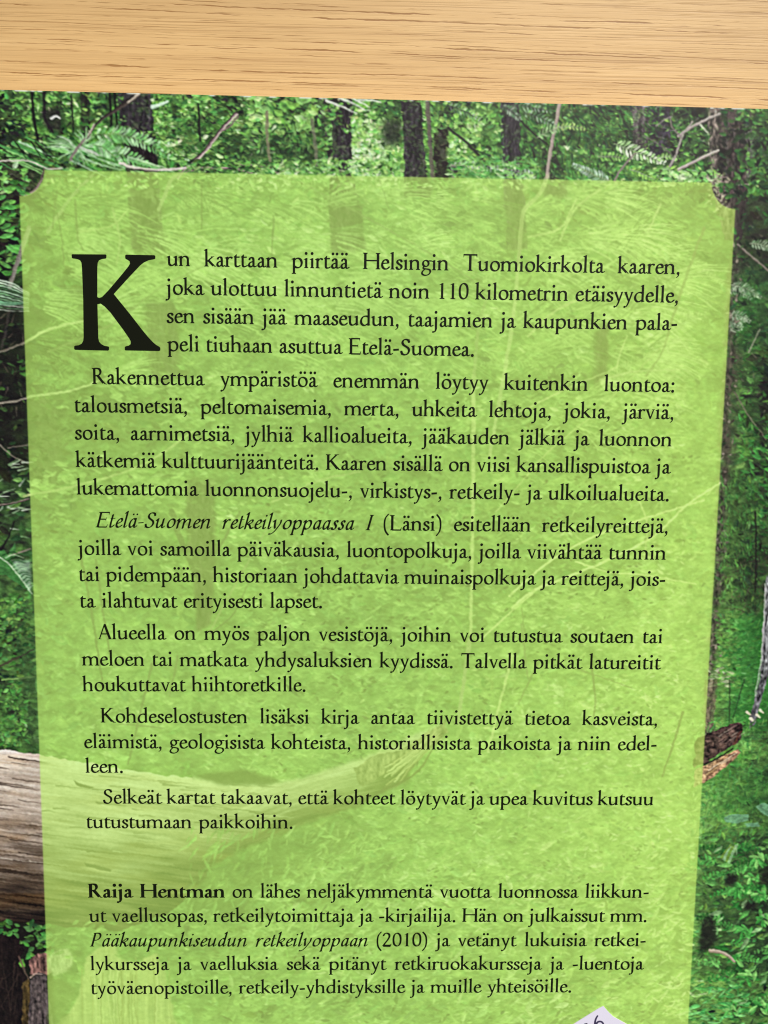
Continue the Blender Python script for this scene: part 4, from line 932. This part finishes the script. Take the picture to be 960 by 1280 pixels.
# ------------------------------------------------------------------ the text
ZT = 2.5e-5
def letters(name, items, m, parent):
    """items: (polygon in page units); every polygon a face, each a hair above the last"""
    V, F = [], []; n = 0; z = 0
    for P in items:
        P = np.asarray(P)
        A = (P[:, 0] * np.roll(P[:, 1], -1) - np.roll(P[:, 0], -1) * P[:, 1]).sum()
        if A > 0: P = P[::-1]                         # v runs down the page: keep normals up
        V.append(W3(P[:, 0], P[:, 1], ZT + (z % 9) * 1.5e-6)); F.append(list(range(n, n + len(P)))); n += len(P); z += 1
    return mesh_obj(name, np.concatenate(V), F, m, parent)
EM, DRAW = 0.0379, 1.045
def set_line(runs, x0, y0, x1, y1):
    """runs: [(font, text)], justified between two baseline ends measured on the photograph"""
    u0, v0 = (float(t) for t in page(x0, y0)); u1, v1 = (float(t) for t in page(x1, y1))
    seq = [(f, ch) for f, t in runs for ch in t]
    def adv(f, ch):
        g = f.get(ch) or REG[ch]; return g[0] * EM / 1000
    fixed = sum(adv(f, c) for f, c in seq if c != ' '); ns = sum(c == ' ' for f, c in seq)
    g0 = (seq[0][0].get(seq[0][1]) or REG[seq[0][1]]); g1 = (seq[-1][0].get(seq[-1][1]) or REG[seq[-1][1]])
    mn = min(p[:, 0].min() for p in g0[1]) * DRAW * EM / 1000; mx = max(p[:, 0].max() for p in g1[1]) * DRAW * EM / 1000
    ink = fixed - adv(*seq[-1]) + mx - mn
    sp = (u1 - u0 - ink) / ns if ns else 0
    k = 1.0
    if sp < .0056: k = (u1 - u0 - ns * .0056) / ink; sp = .0056
    if not ns: k = (u1 - u0) / ink
    x = u0 - mn * k; out = []
    sl = (v1 - v0) / (u1 - u0)
    for f, c in seq:
        if c == ' ': x += sp; continue
        g = f.get(c) or REG[c]
        for P in g[1]:
            X = x + P[:, 0] * DRAW * k * EM / 1000
            out.append(np.c_[X, v0 + (X - u0) * sl - P[:, 1] * DRAW * EM / 1000])
        x += adv(f, c) * k
    return out
R_ = REG
PARAS = [
 [([(R_, 'un karttaan piirtää Helsingin Tuomiokirkolta kaaren,')], 208.2, 332.2, 849.3, 342.7), ([(R_, 'joka ulottuu linnuntietä noin 110 kilometrin etäisyydelle,')], 206.8, 368, 847.3, 378.3),
  ([(R_, 'sen sisään jää maaseudun, taajamien ja kaupunkien pala-')], 208.2, 403.5, 846, 412.7), ([(R_, 'peli tiuhaan asuttua Etelä-Suomea.')], 209, 438.7, 592.3, 445.3)],
 [([(R_, 'Rakennettua ympäristöä enemmän löytyy kuitenkin luontoa:')], 115.2, 479.8, 842.6, 490.1), ([(R_, 'talousmetsiä, peltomaisemia, merta, uhkeita lehtoja, jokia, järviä,')], 93.5, 515, 841.5, 523.9),
  ([(R_, 'soita, aarnimetsiä, jylhiä kallioalueita, jääkauden jälkiä ja luonnon')], 93.5, 549.2, 839.3, 557.9), ([(R_, 'kätkemiä kulttuurijäänteitä. Kaaren sisällä on viisi kansallispuistoa ja')], 94.4, 583.6, 838.8, 592),
  ([(R_, 'lukemattomia luonnonsuojelu-, virkistys-, retkeily- ja ulkoilualueita.')], 95.7, 618, 835.8, 626.2)],
 [([(ITA, 'Etelä-Suomen retkeilyoppaassa I'), (R_, ' (Länsi) esitellään retkeilyreittejä,')], 119.3, 659, 834.4, 666.3), ([(R_, 'joilla voi samoilla päiväkausia, luontopolkuja, joilla viivähtää tunnin')], 96.8, 693.4, 832, 699.6),
  ([(R_, 'tai pidempään, historiaan johdattavia muinaispolkuja ja reittejä, jois-')], 99, 726.2, 831.2, 732.2), ([(R_, 'ta ilahtuvat erityisesti lapset.')], 100.3, 759.3, 402.6, 759.8)],
 [([(R_, 'Alueella on myös paljon vesistöjä, joihin voi tutustua soutaen tai')], 122, 798.8, 827.7, 804), ([(R_, 'meloen tai matkata yhdysaluksien kyydissä. Talvella pitkät latureitit')], 102.2, 831.7, 826.6, 836.6),
  ([(R_, 'houkuttavat hiihtoretkille.')], 103, 863.9, 382, 864.2)],
 [([(R_, 'Kohdeselostusten lisäksi kirja antaa tiivistettyä tietoa kasveista,')], 126, 903, 821.2, 906.7), ([(R_, 'eläimistä, geologisista kohteista, historiallisista paikoista ja niin edel-')], 105.4, 935, 820.4, 938),
  ([(R_, 'leen.')], 106.8, 965.8, 153.7, 965.8)],
 [([(R_, 'Selkeät kartat takaavat, että kohteet löytyvät ja upea kuvitus kutsuu')], 128.8, 1004.3, 816.3, 1006.5), ([(R_, 'tutustumaan paikkoihin.')], 108.4, 1035, 365.7, 1035.5)],
 [([(BOL, 'Raija Hentman'), (R_, ' on lähes neljäkymmentä vuotta luonnossa liikkun-')], 110, 1121.9, 810.6, 1122.2), ([(R_, 'ut vaellusopas, retkeilytoimittaja ja -kirjailija. Hän on julkaissut mm.')], 111.2, 1152.3, 808, 1152.2),
  ([(ITA, 'Pääkaupunkiseudun retkeilyoppaan'), (R_, ' (2010) ja vetänyt lukuisia retkei-')], 112.4, 1183, 806.8, 1182.6), ([(R_, 'lykursseja ja vaelluksia sekä pitänyt retkiruokakursseja ja -luentoja')], 113.1, 1212.6, 805, 1211.9),
  ([(R_, 'työväenopistoille, retkeily-yhdistyksille ja muille yhteisöille.')], 114.2, 1242.6, 713.9, 1240.2)]]
for para in PARAS:
    polys = []
    for runs, x0, y0, x1, y1 in para: polys += set_line(runs, x0, y0, x1, y1)
    letters('text_paragraph', polys, M_INK, cover)

# the big initial K (outline measured on the page)
def KP(pts): 
    a = np.array(pts, float); u, v = page(80 + a[:, 0] / 4, 300 + a[:, 1] / 4); return np.c_[u, v]
Kst = [(38,74),(42,71),(208,72),(213,76),(212,90),(207,93),(190,95),(176,101),(169,114),(167,140),(167,292),(170,420),(172,490),(176,508),(186,520),(202,529),(222,532),(226,537),(225,549),(221,553),(56,549),(51,545),(51,532),(56,528),(74,526),(88,518),(96,505),(98,485),(96,300),(90,140),(87,112),(80,101),(66,95),(44,92),(39,88)]
Karm = [(160,282),(176,290),(190,285),(222,252),(290,172),(322,132),(330,118),(328,106),(318,99),(309,95),(306,90),(306,77),(310,73),(452,76),(457,80),(457,92),(452,96),(424,101),(400,112),(380,128),(318,194),(249,270),(262,300),(200,330),(184,318),(160,322)]
Kleg = [(196,300),(249,270),(330,370),(392,450),(420,484),(446,512),(462,525),(478,534),(482,540),(482,551),(476,555),(308,552),(304,548),(304,535),(309,531),(324,528),(333,520),(334,508),(326,492),(296,448),(232,362),(184,312)]
letters('initial_letter', [KP(Kst), KP(Karm), KP(Kleg)], M_INK, cover)

# ------------------------------------------------------------------ the sticker at the lower edge
def PP(pts):
    a = np.array(pts, float); u, v = page(a[:, 0], a[:, 1]); return np.c_[u, v]
sp_ = PP([(754,1257),(748,1260),(715,1280.5),(660,1313),(690,1360),(800,1362),(842,1322),(784,1280),(766,1270),(760,1264)])
n_ = len(sp_); lo_, hi_ = W3(sp_[:, 0], sp_[:, 1], 4e-5), W3(sp_[:, 0], sp_[:, 1], 1.8e-4)
stk = mesh_obj('sticker', np.concatenate([lo_, hi_]), [list(range(n_)), list(range(n_, 2 * n_))[::-1]] + [[i, n_ + i, n_ + (i + 1) % n_, (i + 1) % n_] for i in range(n_)], M_STICK, book)
stk['label'] = 'corner of a white paper sticker with violet handwriting'
def pen_line(pts, w0, w1):
    P = spline(np.array(pts, float), 6); d = np.gradient(P, axis=0); d /= np.linalg.norm(d, axis=1)[:, None]; nrm = np.c_[-d[:, 1], d[:, 0]]
    w = np.linspace(w0, w1, len(P))[:, None]; A, B = P + nrm * w, P - nrm * w
    return [PP([A[i], B[i], B[i + 1], A[i + 1]]) for i in range(len(P) - 1)]
ZT = 2.1e-4
letters('handwriting', pen_line([(747,1268.4),(744.6,1272.5),(743.4,1279),(745,1288)], .9, 1.4) + pen_line([(744,1280.5),(747.6,1276.2),(752,1276.6),(754.4,1281),(752,1288),(745,1289)], 1.2, .9)
        + pen_line([(730,1279.8),(733.5,1279.2),(729,1286),(727,1292)], 1.3, .8), M_PEN, stk)
